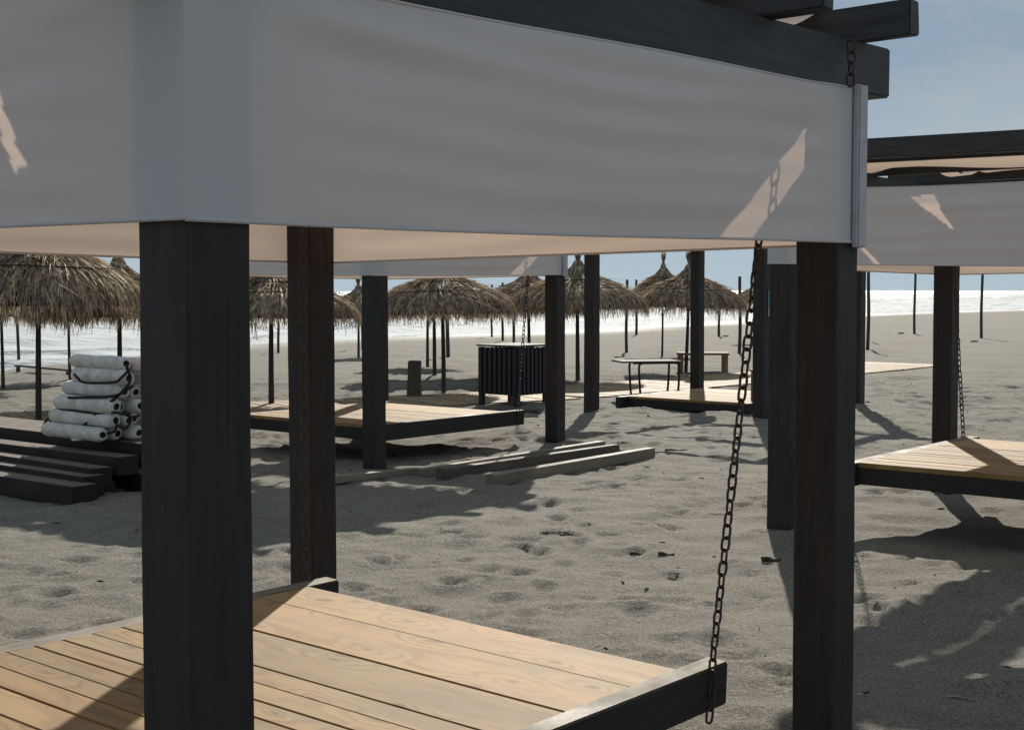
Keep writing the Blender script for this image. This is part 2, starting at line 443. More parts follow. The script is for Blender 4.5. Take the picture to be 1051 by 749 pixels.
# ------------------------------------------------------------------ mesh builder
class MB:
    def __init__(self):
        self.v = []; self.f = []; self.smooth = []
    def add(self, verts, faces, smooth=False):
        o = len(self.v)
        self.v.extend([tuple(p) for p in verts])
        for f in faces:
            self.f.append(tuple(i + o for i in f)); self.smooth.append(smooth)
    def box(self, c, s, rot=None, jit=0.0):
        vs = []
        for sx in (-1, 1):
            for sy in (-1, 1):
                for sz in (-1, 1):
                    p = Vector((sx * s[0] / 2, sy * s[1] / 2, sz * s[2] / 2))
                    if jit: p += Vector((random.uniform(-jit, jit), random.uniform(-jit, jit), random.uniform(-jit, jit)))
                    if rot is not None: p = rot @ p
                    vs.append(p + Vector(c))
        self.add(vs, [(0, 1, 3, 2), (4, 6, 7, 5), (0, 4, 5, 1), (2, 3, 7, 6), (0, 2, 6, 4), (1, 5, 7, 3)])
    def bar(self, a, b, w, h, up=Vector((0, 0, 1)), jit=0.0):
        a = Vector(a); b = Vector(b); d = (b - a); L = d.length; d.normalize()
        side = d.cross(up).normalized(); u = side.cross(d)
        rot = Matrix((d, side, u)).transposed()
        self.box((a + b) / 2, (L, w, h), rot, jit)
    def tube(self, pts, r, seg=8, caps=True, closed=False):
        pts = [Vector(p) for p in pts]; n = len(pts)
        rs = r if isinstance(r, (list, tuple)) else [r] * n
        rings = []
        prev = None
        for i, p in enumerate(pts):
            if closed: t = pts[(i + 1) % n] - pts[i - 1]
            else: t = pts[min(i + 1, n - 1)] - pts[max(i - 1, 0)]
            t.normalize()
            if prev is None:
                ref = Vector((0, 0, 1)) if abs(t.z) < 0.9 else Vector((1, 0, 0))
                u = t.cross(ref).normalized()
            else:
                u = (prev - t * prev.dot(t)).normalized()
            prev = u
            w = t.cross(u)
            rings.append([p + (u * math.cos(2 * PI * k / seg) + w * math.sin(2 * PI * k / seg)) * rs[i] for k in range(seg)])
        vs = [q for ring in rings for q in ring]
        fs = []
        m = n if closed else n - 1
        for i in range(m):
            for k in range(seg):
                a = i * seg + k; b = i * seg + (k + 1) % seg
                j = (i + 1) % n
                fs.append((a, b, j * seg + (k + 1) % seg, j * seg + k))
        self.add(vs, fs, True)
        if caps and not closed:
            o = len(self.v) - len(vs)
            self.f.append(tuple(o + k for k in range(seg))[::-1]); self.smooth.append(False)
            self.f.append(tuple(o + (n - 1) * seg + k for k in range(seg))); self.smooth.append(False)
    def lathe(self, prof, seg=32, axis=None, noise=0.0, cap=False):
        vs = []; fs = []
        n = len(prof)
        for (r, z) in prof:
            for k in range(seg):
                a = 2 * PI * k / seg
                rr = r * (1 + noise * random.uniform(-1, 1))
                p = Vector((rr * math.cos(a), rr * math.sin(a), z))
                vs.append(axis @ p if axis is not None else p)
        for i in range(n - 1):
            for k in range(seg):
                fs.append((i * seg + k, i * seg + (k + 1) % seg, (i + 1) * seg + (k + 1) % seg, (i + 1) * seg + k))
        if cap:
            fs.append(tuple(range(seg))[::-1]); fs.append(tuple((n - 1) * seg + k for k in range(seg)))
        self.add(vs, fs, True)
    def build(self, name, mat, parent=None, bevel=0.0, segs=2):
        me = bpy.data.meshes.new(name)
        me.from_pydata(self.v, [], self.f)
        me.polygons.foreach_set('use_smooth', self.smooth)
        me.materials.append(mat)
        if bevel:
            bm = bmesh.new(); bm.from_mesh(me)
            es = [e for e in bm.edges if e.is_manifold and e.calc_face_angle(0) > 0.6]
            bmesh.ops.bevel(bm, geom=es, offset=bevel, segments=segs, affect='EDGES', clamp_overlap=True)
            bm.to_mesh(me); bm.free()
        me.update()
        o = bpy.data.objects.new(name, me)
        COL.objects.link(o)
        if parent is not None: o.parent = parent
        return o

def tag(o, label=None, cat=None, group=None, kind=None):
    if label: o['label'] = label
    if cat: o['category'] = cat
    if group: o['group'] = group
    if kind: o['kind'] = kind
    return o

def empty(name, loc, rz=0.0, label=None, cat=None, group=None):
    o = bpy.data.objects.new(name, None)
    o.empty_display_size = 0.2
    o.location = loc; o.rotation_euler = (0, 0, rz)
    COL.objects.link(o)
    return tag(o, label, cat, group)

def copy_tree(o, parent=None, skip=()):
    c = o.copy(); COL.objects.link(c)
    if parent is not None: c.parent = parent
    for ch in list(o.children):
        if ch.name.split('.')[0] in skip: continue
        copy_tree(ch, c, skip)
    return c

# ------------------------------------------------------------------ setting: sand, sea
def gazebo_center(kind):
    return {'near': Vector((-0.662, 2.936, 0)) + AV * LA / 2 + BV * LB / 2,
            'right': Vector((1.915, 9.85, 0)) + AV * LA / 2 - BV * LB / 2,
            'mid': Vector((-1.33, 13.5, 0)) + AV * LA / 2 + BV * LB / 2,
            'far': Vector((3.29, 18.5, 0)) + AV * LA / 2 + BV * LB / 2}[kind]
CN, CR, CM, CF = (gazebo_center(k) for k in ('near', 'right', 'mid', 'far'))
def loc2w(c, a, b):
    p = c + AV * a + BV * b
    return p.x, p.y
for a, b, r, h in ((-0.5, -1.45, 0.55, 0.10), (0.4, -1.35, 0.5, 0.08), (-1.35, -0.6, 0.45, 0.09), (-1.4, 0.5, 0.6, 0.10)):
    MOUNDS.append((*loc2w(CF, a, b), r, h))
for a, b, r, h in ((0.3, 0.2, 1.1, -0.10), (1.6, -0.5, 0.6, 0.07), (-1.5, 1.2, 0.4, 0.05)):
    MOUNDS.append((*loc2w(CR, a, b), r, h))
for a, b, r, h in ((0.1, 0.0, 1.0, -0.08), (1.7, -0.6, 0.5, 0.06)):
    MOUNDS.append((*loc2w(CM, a, b), r, h))

def axis_coords(dense0, dense1, step, lo, hi, growth=1.09):
    mid = list(np.arange(dense0, dense1 + 1e-6, step))
    a = []; s = step; x = dense0
    while x > lo:
        s *= growth; x -= s; a.append(x)
    b = []; s = step; x = mid[-1]
    while x < hi:
        s *= growth; x += s; b.append(x)
    return np.array(a[::-1] + mid + b)

def build_ground():
    xs = axis_coords(-8.0, 8.0, 0.042, -200, 320, 1.06)
    ys = axis_coords(3.2, 26.0, 0.042, -60, 430, 1.03)
    X, Y = np.meshgrid(xs, ys)
    H = ground_h(X, Y)
    for fx, fy, fr, fd, fa in foot:
        i0, i1 = np.searchsorted(xs, (fx - fr * 4, fx + fr * 4)); j0, j1 = np.searchsorted(ys, (fy - fr * 4, fy + fr * 4))
        if i1 - i0 < 2 or j1 - j0 < 2: continue
        dx = X[j0:j1, i0:i1] - fx; dy = Y[j0:j1, i0:i1] - fy
        u = dx * math.cos(fa) + dy * math.sin(fa); v = -dx * math.sin(fa) + dy * math.cos(fa)
        q = np.sqrt((u / 1.5) ** 2 + v ** 2) / fr
        H[j0:j1, i0:i1] += fd * (-np.exp(-(q * 1.15) ** 4) + 0.38 * np.exp(-((q - 1.5) / 0.45) ** 2))
    n, m = H.shape
    co = np.stack([X, Y, H], -1).reshape(-1, 3)
    idx = np.arange(n * m).reshape(n, m)
    q = np.stack([idx[:-1, :-1], idx[:-1, 1:], idx[1:, 1:], idx[1:, :-1]], -1).reshape(-1, 4)
    me = bpy.data.meshes.new('sand_beach')
    me.vertices.add(len(co)); me.vertices.foreach_set('co', co.ravel())
    me.loops.add(q.size); me.loops.foreach_set('vertex_index', q.ravel().astype(np.int32))
    me.polygons.add(len(q)); me.polygons.foreach_set('loop_start', np.arange(0, q.size, 4, dtype=np.int32))
    me.polygons.foreach_set('use_smooth', np.ones(len(q), bool))
    me.update(calc_edges=True)
    d = (shore_y(X) - Y) * 0.75 + 2.0 * vnoise(X * 0.12, Y * 0.12, 31)
    wet = np.clip(1 - d / 9.0, 0, 1).ravel()
    at = me.attributes.new('wet', 'FLOAT', 'POINT'); at.data.foreach_set('value', wet)
    me.materials.append(M['sand'])
    o = bpy.data.objects.new('sand_beach', me); COL.objects.link(o)
    tag(o, 'grey trodden sand of the beach full of footprints', 'sand', kind='structure')
build_ground()

def build_sea():
    # rows get wider apart with distance; columns fan out from the beach
    ds = [14.0]
    while ds[-1] < 12000:
        ds.append(ds[-1] * 1.0058 + 0.04)
    ds = np.array(ds)
    us = np.linspace(-0.95, 0.95, 420)
    D, U = np.meshgrid(ds, us, indexing='ij')
    X = U * D * 1.0; Y = D
    s = (Y - shore_y(X)) * 0.75                    # distance out to sea
    k = shore_y(X)
    wob = 6 * vnoise(X * 0.03, Y * 0.03, 40) + 2.2 * vnoise(X * 0.11, Y * 0.11, 41)
    ss = s + wob
    H = np.zeros_like(X); foam = np.zeros_like(X)
    for c, w, a, fm in ((1.0, 1.4, 0.06, 0.9), (6, 2.0, 0.22, 0.9), (14, 2.6, 0.45, 0.95), (25, 3.2, 0.6, 0.9), (39, 3.8, 0.7, 0.8), (58, 4.5, 0.75, 0.7), (82, 5.5, 0.7, 0.6), (115, 7, 0.7, 0.5), (160, 9, 0.7, 0.4), (220, 11, 0.7, 0.3)):
        along = 0.55 + 0.6 * vnoise(X * 0.035 + c, Y * 0.035, 50)
        g = np.exp(-((ss - c) / w) ** 2) * np.clip(along, 0.05, 1.1)
        H += a * g
        foam += fm * np.exp(-((ss - c + w * 0.9) / (w * 1.5)) ** 2) * np.clip(along + 0.15, 0, 1)
    fade = np.clip(1 - D / 900, 0, 1)
    H += fade * (0.10 * vnoise(X * 0.25, Y * 0.6, 61) + 0.05 * vnoise(X * 0.8, Y * 1.4, 62)) * np.clip(s / 6, 0, 1)
    foam = np.clip(foam, 0, 1) * np.clip(1.1 - s / 420, 0.12, 1)
    foam = np.where(s < 40, np.maximum(foam, 0.47), foam)
    foam = np.where((s >= 40), np.maximum(foam, 0.42 - np.clip((s - 40) / 500, 0, 0.2)), foam)
    Z = SEA_Z + H - np.where(s < -6, 0.4, 0)
    n, m = X.shape
    co = np.stack([X, Y, Z], -1).reshape(-1, 3)
    idx = np.arange(n * m).reshape(n, m)
    q = np.stack([idx[:-1, :-1], idx[:-1, 1:], idx[1:, 1:], idx[1:, :-1]], -1).reshape(-1, 4)
    keep = (s > -14).ravel()[q].all(1)
    q = q[keep]
    me = bpy.data.meshes.new('sea')
    me.vertices.add(len(co)); me.vertices.foreach_set('co', co.ravel())
    me.loops.add(q.size); me.loops.foreach_set('vertex_index', q.ravel().astype(np.int32))
    me.polygons.add(len(q)); me.polygons.foreach_set('loop_start', np.arange(0, q.size, 4, dtype=np.int32))
    me.polygons.foreach_set('use_smooth', np.ones(len(q), bool))
    me.update(calc_edges=True)
    at = me.attributes.new('foam', 'FLOAT', 'POINT'); at.data.foreach_set('value', foam.ravel())
    me.materials.append(M['sea'])
    o = bpy.data.objects.new('sea', me); COL.objects.link(o)
    tag(o, 'bright rough sea with white rows of breaking waves', 'sea', kind='structure')
build_sea()

def resample(poly, step):
    out = []
    for (a, b) in zip(poly[:-1], poly[1:]):
        a = Vector(a); b = Vector(b); n = max(1, int((b - a).length / step))
        for i in range(n): out.append(a.lerp(b, i / n))
    out.append(Vector(poly[-1]))
    return out

def build_boardwalk():
    mb = MB()
    pts = resample(PATH, 0.15)
    for i in range(len(pts) - 1):
        p = (pts[i] + pts[i + 1]) / 2
        d = (pts[i + 1] - pts[i]).normalized()
        s = Vector((-d.y, d.x))
        w = 2.1 + random.uniform(-0.02, 0.02)
        z = float(broad(np.array([p.x]), np.array([p.y]))[0]) + 0.022 + random.uniform(-0.003, 0.003)
        mb.bar((p.x - s.x * w / 2, p.y - s.y * w / 2, z), (p.x + s.x * w / 2, p.y + s.y * w / 2, z), 0.135, 0.03)
    o = mb.build('boardwalk_path', M['plank_pale'])
    tag(o, 'pale board path laid across the sand towards the sea', 'path', kind='structure')
build_boardwalk()

# ------------------------------------------------------------------ gazebo
PS = 0.167
BEAM_Z0, BEAM_H = 2.42, 0.18
CAN_Z0, CAN_Z1 = 1.872, 2.425
def tilt(x, y, z=2.42): return (0.009 + 0.0125 * max(0, min(1, (z - 1.87) / 0.55))) * (x - 1.425) - 0.012 * (y + 1.385) * (x + 1.425) / 2.85 + 0.013 * (y + 1.385) * (1.425 - x) / 2.85   # the frame stands a little out of level

def chain_mesh(path, pitch=0.046, wire=0.0049):
    """links along a polyline, alternate links turned by a quarter"""
    mb = MB()
    pts = [Vector(p) for p in path]
    L = [0]
    for a, b in zip(pts[:-1], pts[1:]): L.append(L[-1] + (b - a).length)
    n = int(L[-1] / pitch)
    def P(s):
        for i in range(len(pts) - 1):
            if s <= L[i + 1] or i == len(pts) - 2:
                return pts[i].lerp(pts[i + 1], (s - L[i]) / max(1e-6, L[i + 1] - L[i]))
    for i in range(n):
        a = P(i * pitch); b = P((i + 1) * pitch)
        t = (b - a).normalized(); c = (a + b) / 2
        ref = Vector((0.35, 1, 0.1)) if abs(t.y) < 0.8 else Vector((1, 0, 0.2))
        u = t.cross(ref).normalized()
        if i % 2: u = t.cross(u).normalized()
        w = t.cross(u)
        # slight random twist of each link
        an = random.uniform(-0.25, 0.25); u = u * math.cos(an) + w * math.sin(an)
        hl = pitch * 0.5 + wire * 0.95; hw = 0.0155
        ring = []
        for k in range(12):
            th = 2 * PI * k / 12
            x = math.cos(th); y = math.sin(th)
            st = (hl - hw) * (1 if x > 0.01 else -1 if x < -0.01 else 0)
            ring.append(c + t * (st + hw * x) + u * (hw * y))
        mb.tube(ring, wire, 6, closed=True)
    return mb

def canvas_panel(p0, p1, out, seed, res=60):
    """hung cloth between two corners; a soft, slightly slack sheet"""
    p0 = Vector(p0); p1 = Vector(p1); out = Vector(out)
    L = (p1 - p0).length; d = (p1 - p0) / L
    nx, nz = res, 26
    vs = []
    rs = random.Random(seed)
    ph = [rs.uniform(0, 6.28) for _ in range(8)]
    for j in range(nz + 1):
        v = j / nz
        for i in range(nx + 1):
            u = i / nx
            e = max(0, min(1, (min(u, 1 - u) - 0.055) / 0.10)); e = e * e * (3 - 2 * e)
            span = math.sin(PI * u)
            z = CAN_Z0 + v * (CAN_Z1 - CAN_Z0)
            z += (1 - v) * (-0.006 * span + 0.003 * math.sin(5 * u + ph[0]))
            z += v * (-0.010 * span + 0.006 * math.sin(9 * u + ph[7]) * e)
            o = 0.020 * span * math.sin(PI * v) * e
            o += e * 0.003 * math.sin(8 * v + 2.2 * u + ph[1]) + e * 0.003 * math.sin(19 * v - 3.1 * u + ph[2]) * (0.35 + 0.65 * v) + e * 0.0035 * math.sin(33 * v + 4 * u + 2 * math.sin(5 * u + ph[5]) + ph[4])
            o += e * 0.004 * math.sin(11 * u + 6 * v + ph[3]) * (1 - v * 0.5)
            # drag folds running down from the upper corners
            for (cu, sgn) in ((0.0, 1), (1.0, -1)):
                du = abs(u - cu); dv = 1 - v
                o += e * 0.014 * (math.exp(-((dv - 0.40 * du - 0.07) / 0.06) ** 2) - 0.7 * math.exp(-((dv - 0.75 * du - 0.22) / 0.08) ** 2)) * math.exp(-du * 1.8)
            q = p0 + d * (L * u) + out * o
            vs.append((q.x, q.y, z))
    fs = []
    for j in range(nz):
        for i in range(nx):
            a = j * (nx + 1) + i
            fs.append((a, a + 1, a + nx + 2, a + nx + 1))
    mb = MB(); mb.add(vs, fs, True)
    hem = MB()
    hem.tube([vs[i] for i in range(0, nx + 1)], 0.0055, 6)
    hem.tube([vs[nz * (nx + 1) + i] for i in range(0, nx + 1)], 0.004, 6)
    return mb, hem

sun_u = Vector((math.sin(SUN_AZ), math.cos(SUN_AZ), 0))
sun_a, sun_b = sun_u.dot(AV), sun_u.dot(BV)
def inside(p, poly):
    c = False
    for (x0, y0), (x1, y1) in zip(poly, poly[1:] + poly[:1]):
        if (y0 > p[1]) != (y1 > p[1]) and p[0] < (x1 - x0) * (p[1] - y0) / (y1 - y0) + x0: c = not c
    return c
# outlines of the two sunlit flecks (across, height) that holes cut for them in the canopy throw on the side canvas
FLECK_HOLES = [[(-0.90, 2.03), (-0.855, 2.01), (-0.825, 2.07), (-0.69, 2.33), (-0.70, 2.38), (-0.835, 2.14)],
         [(0.43, 2.345), (0.29, 2.365), (0.14, 2.12)]]
def build_gazebo(center, label):
    z0 = gz(center.x, center.y)
    root = empty('gazebo', (center.x, center.y, 0), PHI, label, 'gazebo', 'dark timber gazebos with hanging beds')
    hx, hy = LA / 2, LB / 2
    for sx, sy in ((-1, -1), (1, -1), (-1, 1), (1, 1)):
        mb = MB()
        # a post is a stack of short lengths so the faces wander a little, as sawn timber does
        n = 14
        vs = []; fs = []
        zb, zt = -0.5, BEAM_Z0
        ph = random.uniform(0, 6)
        for i in range(n + 1):
            z = zb + (zt - zb) * i / n
            wx = 0.0025 * math.sin(z * 2.1 + ph); wy = 0.0025 * math.cos(z * 1.7 + ph)
            s = PS / 2 + random.uniform(-0.0008, 0.0008); c = 0.007
            for (x, y) in ((-s + c, -s), (s - c, -s), (s, -s + c), (s, s - c), (s - c, s), (-s + c, s), (-s, s - c), (-s, -s + c)):
                vs.append((sx * hx + x + wx, sy * hy + y + wy, z))
        for i in range(n):
            for k in range(8):
                fs.append((i * 8 + k, i * 8 + (k + 1) % 8, (i + 1) * 8 + (k + 1) % 8, (i + 1) * 8 + k))
        fs.append(tuple(range(8))[::-1]); fs.append(tuple(n * 8 + k for k in range(8)))
        mb.add(vs, fs)
        mb.build('post', M['post'], root)
    for sy in (-1, 1):
        mb = MB()
        mb.box((0, sy * hy, BEAM_Z0 + BEAM_H / 2), (LA + 0.70, 0.145, BEAM_H), jit=0.003)
        mb.build('beam', M['beam'], root, 0.006)
    for x in (-1.56, -1.25, -0.10, 0.86, 1.56):
        mb = MB()
        mb.box((x + random.uniform(-0.01, 0.01), random.uniform(-0.02, 0.02), BEAM_Z0 + BEAM_H + 0.066), (0.08, LB + 0.56, 0.128), jit=0.003)
        mb.build('rafter', M['rafter'], root, 0.005)
    # cloth canopy: strips laid over the rafters, hanging slack between them; strip 1 is holed to cast two sun flecks
    xs = [-1.56, -1.25, -0.10, 0.86, 1.56]
    zr = BEAM_Z0 + BEAM_H + 0.134
    for k in range(4):
        x0, x1 = xs[k] + 0.004, xs[k + 1] - 0.004
        nx, ny = (80, 170) if k == 1 else (30, 90)
        vs = []; fs = []
        y0, y1 = -1.29, (1.29 if k == 1 else 1.02 - 0.03 * k)
        depth = 0.125 * (xs[k + 1] - xs[k]) / 0.9
        for j in range(ny + 1):
            y = y0 + (y1 - y0) * j / ny
            for i in range(nx + 1):
                u = i / nx
                x = x0 + (x1 - x0) * u
                e = max(0.0, (min(x - xs[k], xs[k + 1] - x) - 0.042) / (xs[k + 1] - xs[k] - 0.084))
                slack = 4 * e * (1 - e) * (0.88 + 0.12 * math.sin(2.6 * y + k * 1.9))
                z = zr - depth * slack
                if e > 0: z += 0.006 * math.sin(5.1 * y + k * 1.7 + 4 * u) * min(1, e * 8)
                if k == 1 and y > 1.0: z -= min(1, e * 10) * max(0, z - (BEAM_Z0 + BEAM_H + 0.012)) * min(1, (y - 1.0) / 0.28)
                vs.append((x, y, z))
        for j in range(ny):
            for i in range(nx):
                a = j * (nx + 1) + i
                if k != 1 and 0.62 + 0.03 * k < vs[a][1] < 0.77 + 0.03 * k and 0.2 < i / nx < 0.8: continue      # a gap cut to let sun dapples onto the sand
                if k < 2:
                    cx = (vs[a][0] + vs[a + nx + 2][0]) / 2; cy = (vs[a][1] + vs[a + nx + 2][1]) / 2; cz = (vs[a][2] + vs[a + nx + 2][2]) / 2
                    t = (cx + LA / 2 + PS / 2) / sun_a
                    if any(inside((cy - t * sun_b, cz - t * math.tan(SUN_EL)), p) for p in FLECK_HOLES): continue
                fs.append((a, a + 1, a + nx + 2, a + nx + 1))
        mb = MB(); mb.add(vs, fs, True)
        mb.build('canopy_strip', M['canopy'], root)
    # canvas valance around all four sides
    ox, oy = hx + PS / 2 + 0.007, hy + PS / 2 + 0.007
    sides = [((-ox, -oy, 0), (ox, -oy, 0), (0, -1, 0)), ((ox, -oy, 0), (ox, oy, 0), (1, 0, 0)),
             ((ox, oy, 0), (-ox, oy, 0), (0, 1, 0)), ((-ox, oy, 0), (-ox, -oy, 0), (-1, 0, 0))]
    for k, (a, b, o) in enumerate(sides):
        mb, hem = canvas_panel(a, b, o, 5 + k)
        p = mb.build('canvas_panel', M['canvas'], root)
        hem.build('hem', M['canvas'], p)
    # clamping profiles where the two ends of the canvas meet, at one corner
    mb = MB()
    zc, hz = (CAN_Z0 + CAN_Z1) / 2 - 0.004, CAN_Z1 - CAN_Z0 + 0.03
    mb.box((ox - 0.046, -oy - 0.012, zc), (0.088, 0.016, hz))
    mb.box((ox - 0.046, -oy - 0.020, zc), (0.060, 0.010, hz - 0.004))
    mb.build('edge_profile', M['profile'], root, 0.003)
    mb = MB()
    mb.box((ox + 0.012, -oy + 0.030, zc), (0.016, 0.050, hz))
    mb.box((ox + 0.020, -oy + 0.030, zc), (0.010, 0.030, hz - 0.004))
    mb.build('edge_profile', M['profile'], root, 0.003)
    for o in root.children_recursive:
        for v in o.data.vertices:
            if v.co.z > 1.5: v.co.z += tilt(v.co.x, v.co.y, v.co.z)
    return root

g_near = build_gazebo(CN, 'nearest dark timber gazebo, its grey canvas filling the top of the picture')
def place_copy(src, c, label, skip=()):
    o = copy_tree(src, None, skip)
    o.location = (c.x, c.y, 0)
    o['label'] = label
    return o
g_right = place_copy(g_near, CR, 'dark timber gazebo with grey canvas cut off by the right edge')
g_mid = place_copy(g_near, CM, 'dark timber gazebo with grey canvas standing before the slatted bin')
g_far = place_copy(g_near, CF, 'bare dark timber gazebo frame without canvas around the low deck', ('canvas_panel', 'hem', 'edge_profile', 'canopy_strip'))

for k, o in enumerate([c for c in g_far.children if c.name.startswith('rafter')]):
    if k in (1, 3): bpy.data.objects.remove(o)

# ------------------------------------------------------------------ hanging beds
def build_bed(center, z_top, label):
    root = empty('hanging_bed', (center.x, center.y, z_top), PHI, label, 'hanging bed', 'plank beds under the gazebos')
    mb = MB()
    edges = [-1.045, -0.88, -0.72, -0.59, -0.47, -0.35, -0.23, -0.10, 0.035, 0.365, 0.745, 1.045]
    ws = [(p, q - p) for p, q in zip(edges[:-1], edges[1:])]
    for (x, w) in ws:
        gp = 0.014 if abs(x - 0.035) < 0.01 else random.choice((0.004, 0.005, 0.008))
        L = 2.0
        rot = Matrix.Rotation(random.uniform(-0.0012, 0.0012), 3, 'Z')
        mb.box((x + w / 2, random.uniform(-0.003, 0.003), -0.019 + random.uniform(-0.002, 0.002)), (w - gp, L, 0.036), rot)
    mb.build('plank_deck', M['plank'], root, 0.003)
    for sy in (-1, 1):
        mb = MB()
        mb.box((0.0, sy * 1.048, -0.076 - (0.011 if sy > 0 else 0)), (2.48, 0.088, 0.165), jit=0.003)
        mb.build('side_rail', M['rail'], root, 0.005)
    for sx in (-1, 1):
        mb = MB()
        mb.box((sx * 1.012, 0, -0.100), (0.06, 2.00, 0.12), jit=0.002)
        mb.build('end_rail', M['rail'], root, 0.004)
    mb = MB()
    mb.box((0, 0, -0.09), (0.07, 2.0, 0.10)); mb.build('joist', M['rail'], root, 0.004)
    return root

def add_chains(bed, z_top):
    for sx in (-1, 1):
        for sy in (-1, 1):
            x = 1.12 * sx; yo = 1.101 * sy
            bz = BEAM_Z0 - z_top
            yb = LB / 2 * sy
            xt = {(1, -1): 1.10, (1, 1): 1.26, (-1, -1): -1.31, (-1, 1): -1.25}[(sx, sy)]
            bz = BEAM_Z0 - z_top + tilt(xt, LB / 2 * sy)
            path = [(x - 0.02 * sx, yo, -0.19), (x, yo, -0.06), (x, yo - 0.004 * sy, 0.02), (xt, yb - 0.08 * sy, bz - 0.01), (xt, yb - 0.087 * sy, bz + 0.10), (xt, yb - 0.085 * sy, bz + 0.19)]
            chain_mesh(path).build('chain', M['chain'], bed)
            # loop laid round the beam
            w = 0.0825; xl = 1.345 * sx; bz = BEAM_Z0 - z_top + tilt(xl, LB / 2 * sy)
            lp = [(xl, yb - w, bz + 0.03), (xl + 0.004, yb - w, bz + 0.182), (xl, yb - 0.04, bz + 0.192)] if sy < 0 else [(xl, yb - w, bz - 0.012), (xl + 0.01, yb + w, bz - 0.012), (xl + 0.015, yb + w + 0.002, bz + 0.192), (xl, yb - w, bz + 0.192), (xl - 0.01, yb - w, bz - 0.012)]
            chain_mesh(lp, 0.040, 0.0042).build('beam_loop', M['chain'], bed)

BZ = EYE - 1.35
b_near = build_bed(CN, BZ - 0.018, 'nearest hanging plank bed, lying in front at the bottom of the picture')
add_chains(b_near, BZ - 0.018)
b_near.rotation_euler = (0.019, 0, PHI)
def place_bed(c, z, label, skip=()):
    o = copy_tree(b_near, None, skip)
    o.location = (c.x, c.y, z); o['label'] = label
    return o
b_right = place_bed(CR, EYE - 1.215, 'hanging plank bed under the gazebo at the right edge')
b_mid = place_bed(CM, BZ, 'hanging plank bed with the timber beams lying in front of it')
b_far = place_bed(CF, float(broad(np.array([CF.x]), np.array([CF.y]))[0]) + 0.20, 'low plank bed set down on the sand, pale stool standing on it', ('chain', 'beam_loop'))
for b in (b_right, b_mid, b_far): b.rotation_euler = (0, 0, PHI)

# ------------------------------------------------------------------ thatched umbrellas
PROFILE = [(0.04, 2.30), (0.075, 2.20), (0.15, 2.11), (0.31, 2.01), (0.56, 1.925), (0.84, 1.835), (1.08, 1.735), (1.25, 1.63), (1.35, 1.52), (1.39, 1.44)]
_pl = [0.0]
for (a, b) in zip(PROFILE[:-1], PROFILE[1:]): _pl.append(_pl[-1] + math.hypot(b[0] - a[0], b[1] - a[1]))
def prof(s):
    """point (r, z) at arc length s along the crown's profile; runs straight down past the rim"""
    if s >= _pl[-1]: return PROFILE[-1][0] + 0.16 * (s - _pl[-1]), PROFILE[-1][1] - (s - _pl[-1])
    return float(np.interp(s, _pl, [p[0] for p in PROFILE])), float(np.interp(s, _pl, [p[1] for p in PROFILE]))

def crown_mesh(seed):
    rs = random.Random(seed)
    mb = MB()
    S = _pl[-1]
    wav = [(rs.uniform(0, 6.28), rs.choice((2, 3, 5, 7))) for _ in range(4)]
    def bulge(a): return 0.03 * sum(math.sin(f * a + p) for p, f in wav) / 2
    def blade(a, s0, s1, lift0, lift1, w, da, n=4):
        vs = []
        roll = rs.uniform(-0.8, 0.8)
        for i in range(n + 1):
            t = i / n
            r, z = prof(s0 + (s1 - s0) * t)
            lift = lift0 + (lift1 - lift0) * t
            ang = a + da * t
            rr = (r + lift * 0.6) * (1 + bulge(ang)); zz = z + lift * 0.8
            ww = w * (1 - 0.75 * t) / max(rr, 0.1) / 2
            for sg in (-1, 1):
                vs.append((rr * math.cos(ang + sg * ww), rr * math.sin(ang + sg * ww), zz + sg * roll * w * (1 - 0.75 * t) / 2))
        mb.add(vs, [(2 * i, 2 * i + 1, 2 * i + 3, 2 * i + 2) for i in range(n)])
    # courses of straw: start arc, end arc (mean), count, lift
    courses = [(S * 0.76, S + 0.10, 1150, 0.006), (S * 0.60, S + 0.05, 1000, 0.014), (S * 0.50, S * 0.96, 700, 0.022),
               (S * 0.22, S * 0.56, 620, 0.048), (S * 0.12, S * 0.53, 560, 0.064), (S * 0.02, S * 0.36, 330, 0.050), (0.0, S * 0.22, 200, 0.03)]
    for s0, s1, n, lift in courses:
        for _ in range(n):
            a = rs.uniform(0, 2 * PI)
            A = s0 + rs.uniform(-0.06, 0.06); B = s1 + rs.gauss(0, 0.075) + 0.035 * math.sin(9 * a + seed) + 0.03 * math.sin(23 * a + 2 * seed)
            blade(a, max(0, A), max(A + 0.12, B), lift + rs.uniform(-0.012, 0.012), lift * 0.7 + rs.uniform(-0.02, 0.03), rs.uniform(0.012, 0.034), rs.gauss(0, 0.10))
    # stray straws
    for _ in range(160):
        a = rs.uniform(0, 2 * PI); A = rs.uniform(S * 0.2, S * 0.9)
        blade(a, A, A + rs.uniform(0.25, 0.5), 0.06, rs.uniform(0.06, 0.16), 0.008, rs.gauss(0, 0.25))
    return mb

def tuft_mesh(seed):
    rs = random.Random(seed)
    mb = MB()
    for _ in range(150):
        a = rs.uniform(0, 2 * PI)
        r0 = rs.uniform(0.02, 0.085); r1 = rs.uniform(0.02, 0.05); r2 = rs.uniform(0.03, 0.12)
        z2 = 2.56 + rs.uniform(-0.06, 0.09)
        da = rs.gauss(0, 0.3)
        vs = []
        for (r, z, k) in ((r0, 2.16, 0), (r1, 2.38, 0.5), (r2, z2, 1)):
            for sg in (-1, 1):
                an = a + da * k + sg * 0.008 / max(r, .03)
                vs.append((r * math.cos(an), r * math.sin(an), z))
        mb.add(vs, [(0, 1, 3, 2), (2, 3, 5, 4)])
    return mb

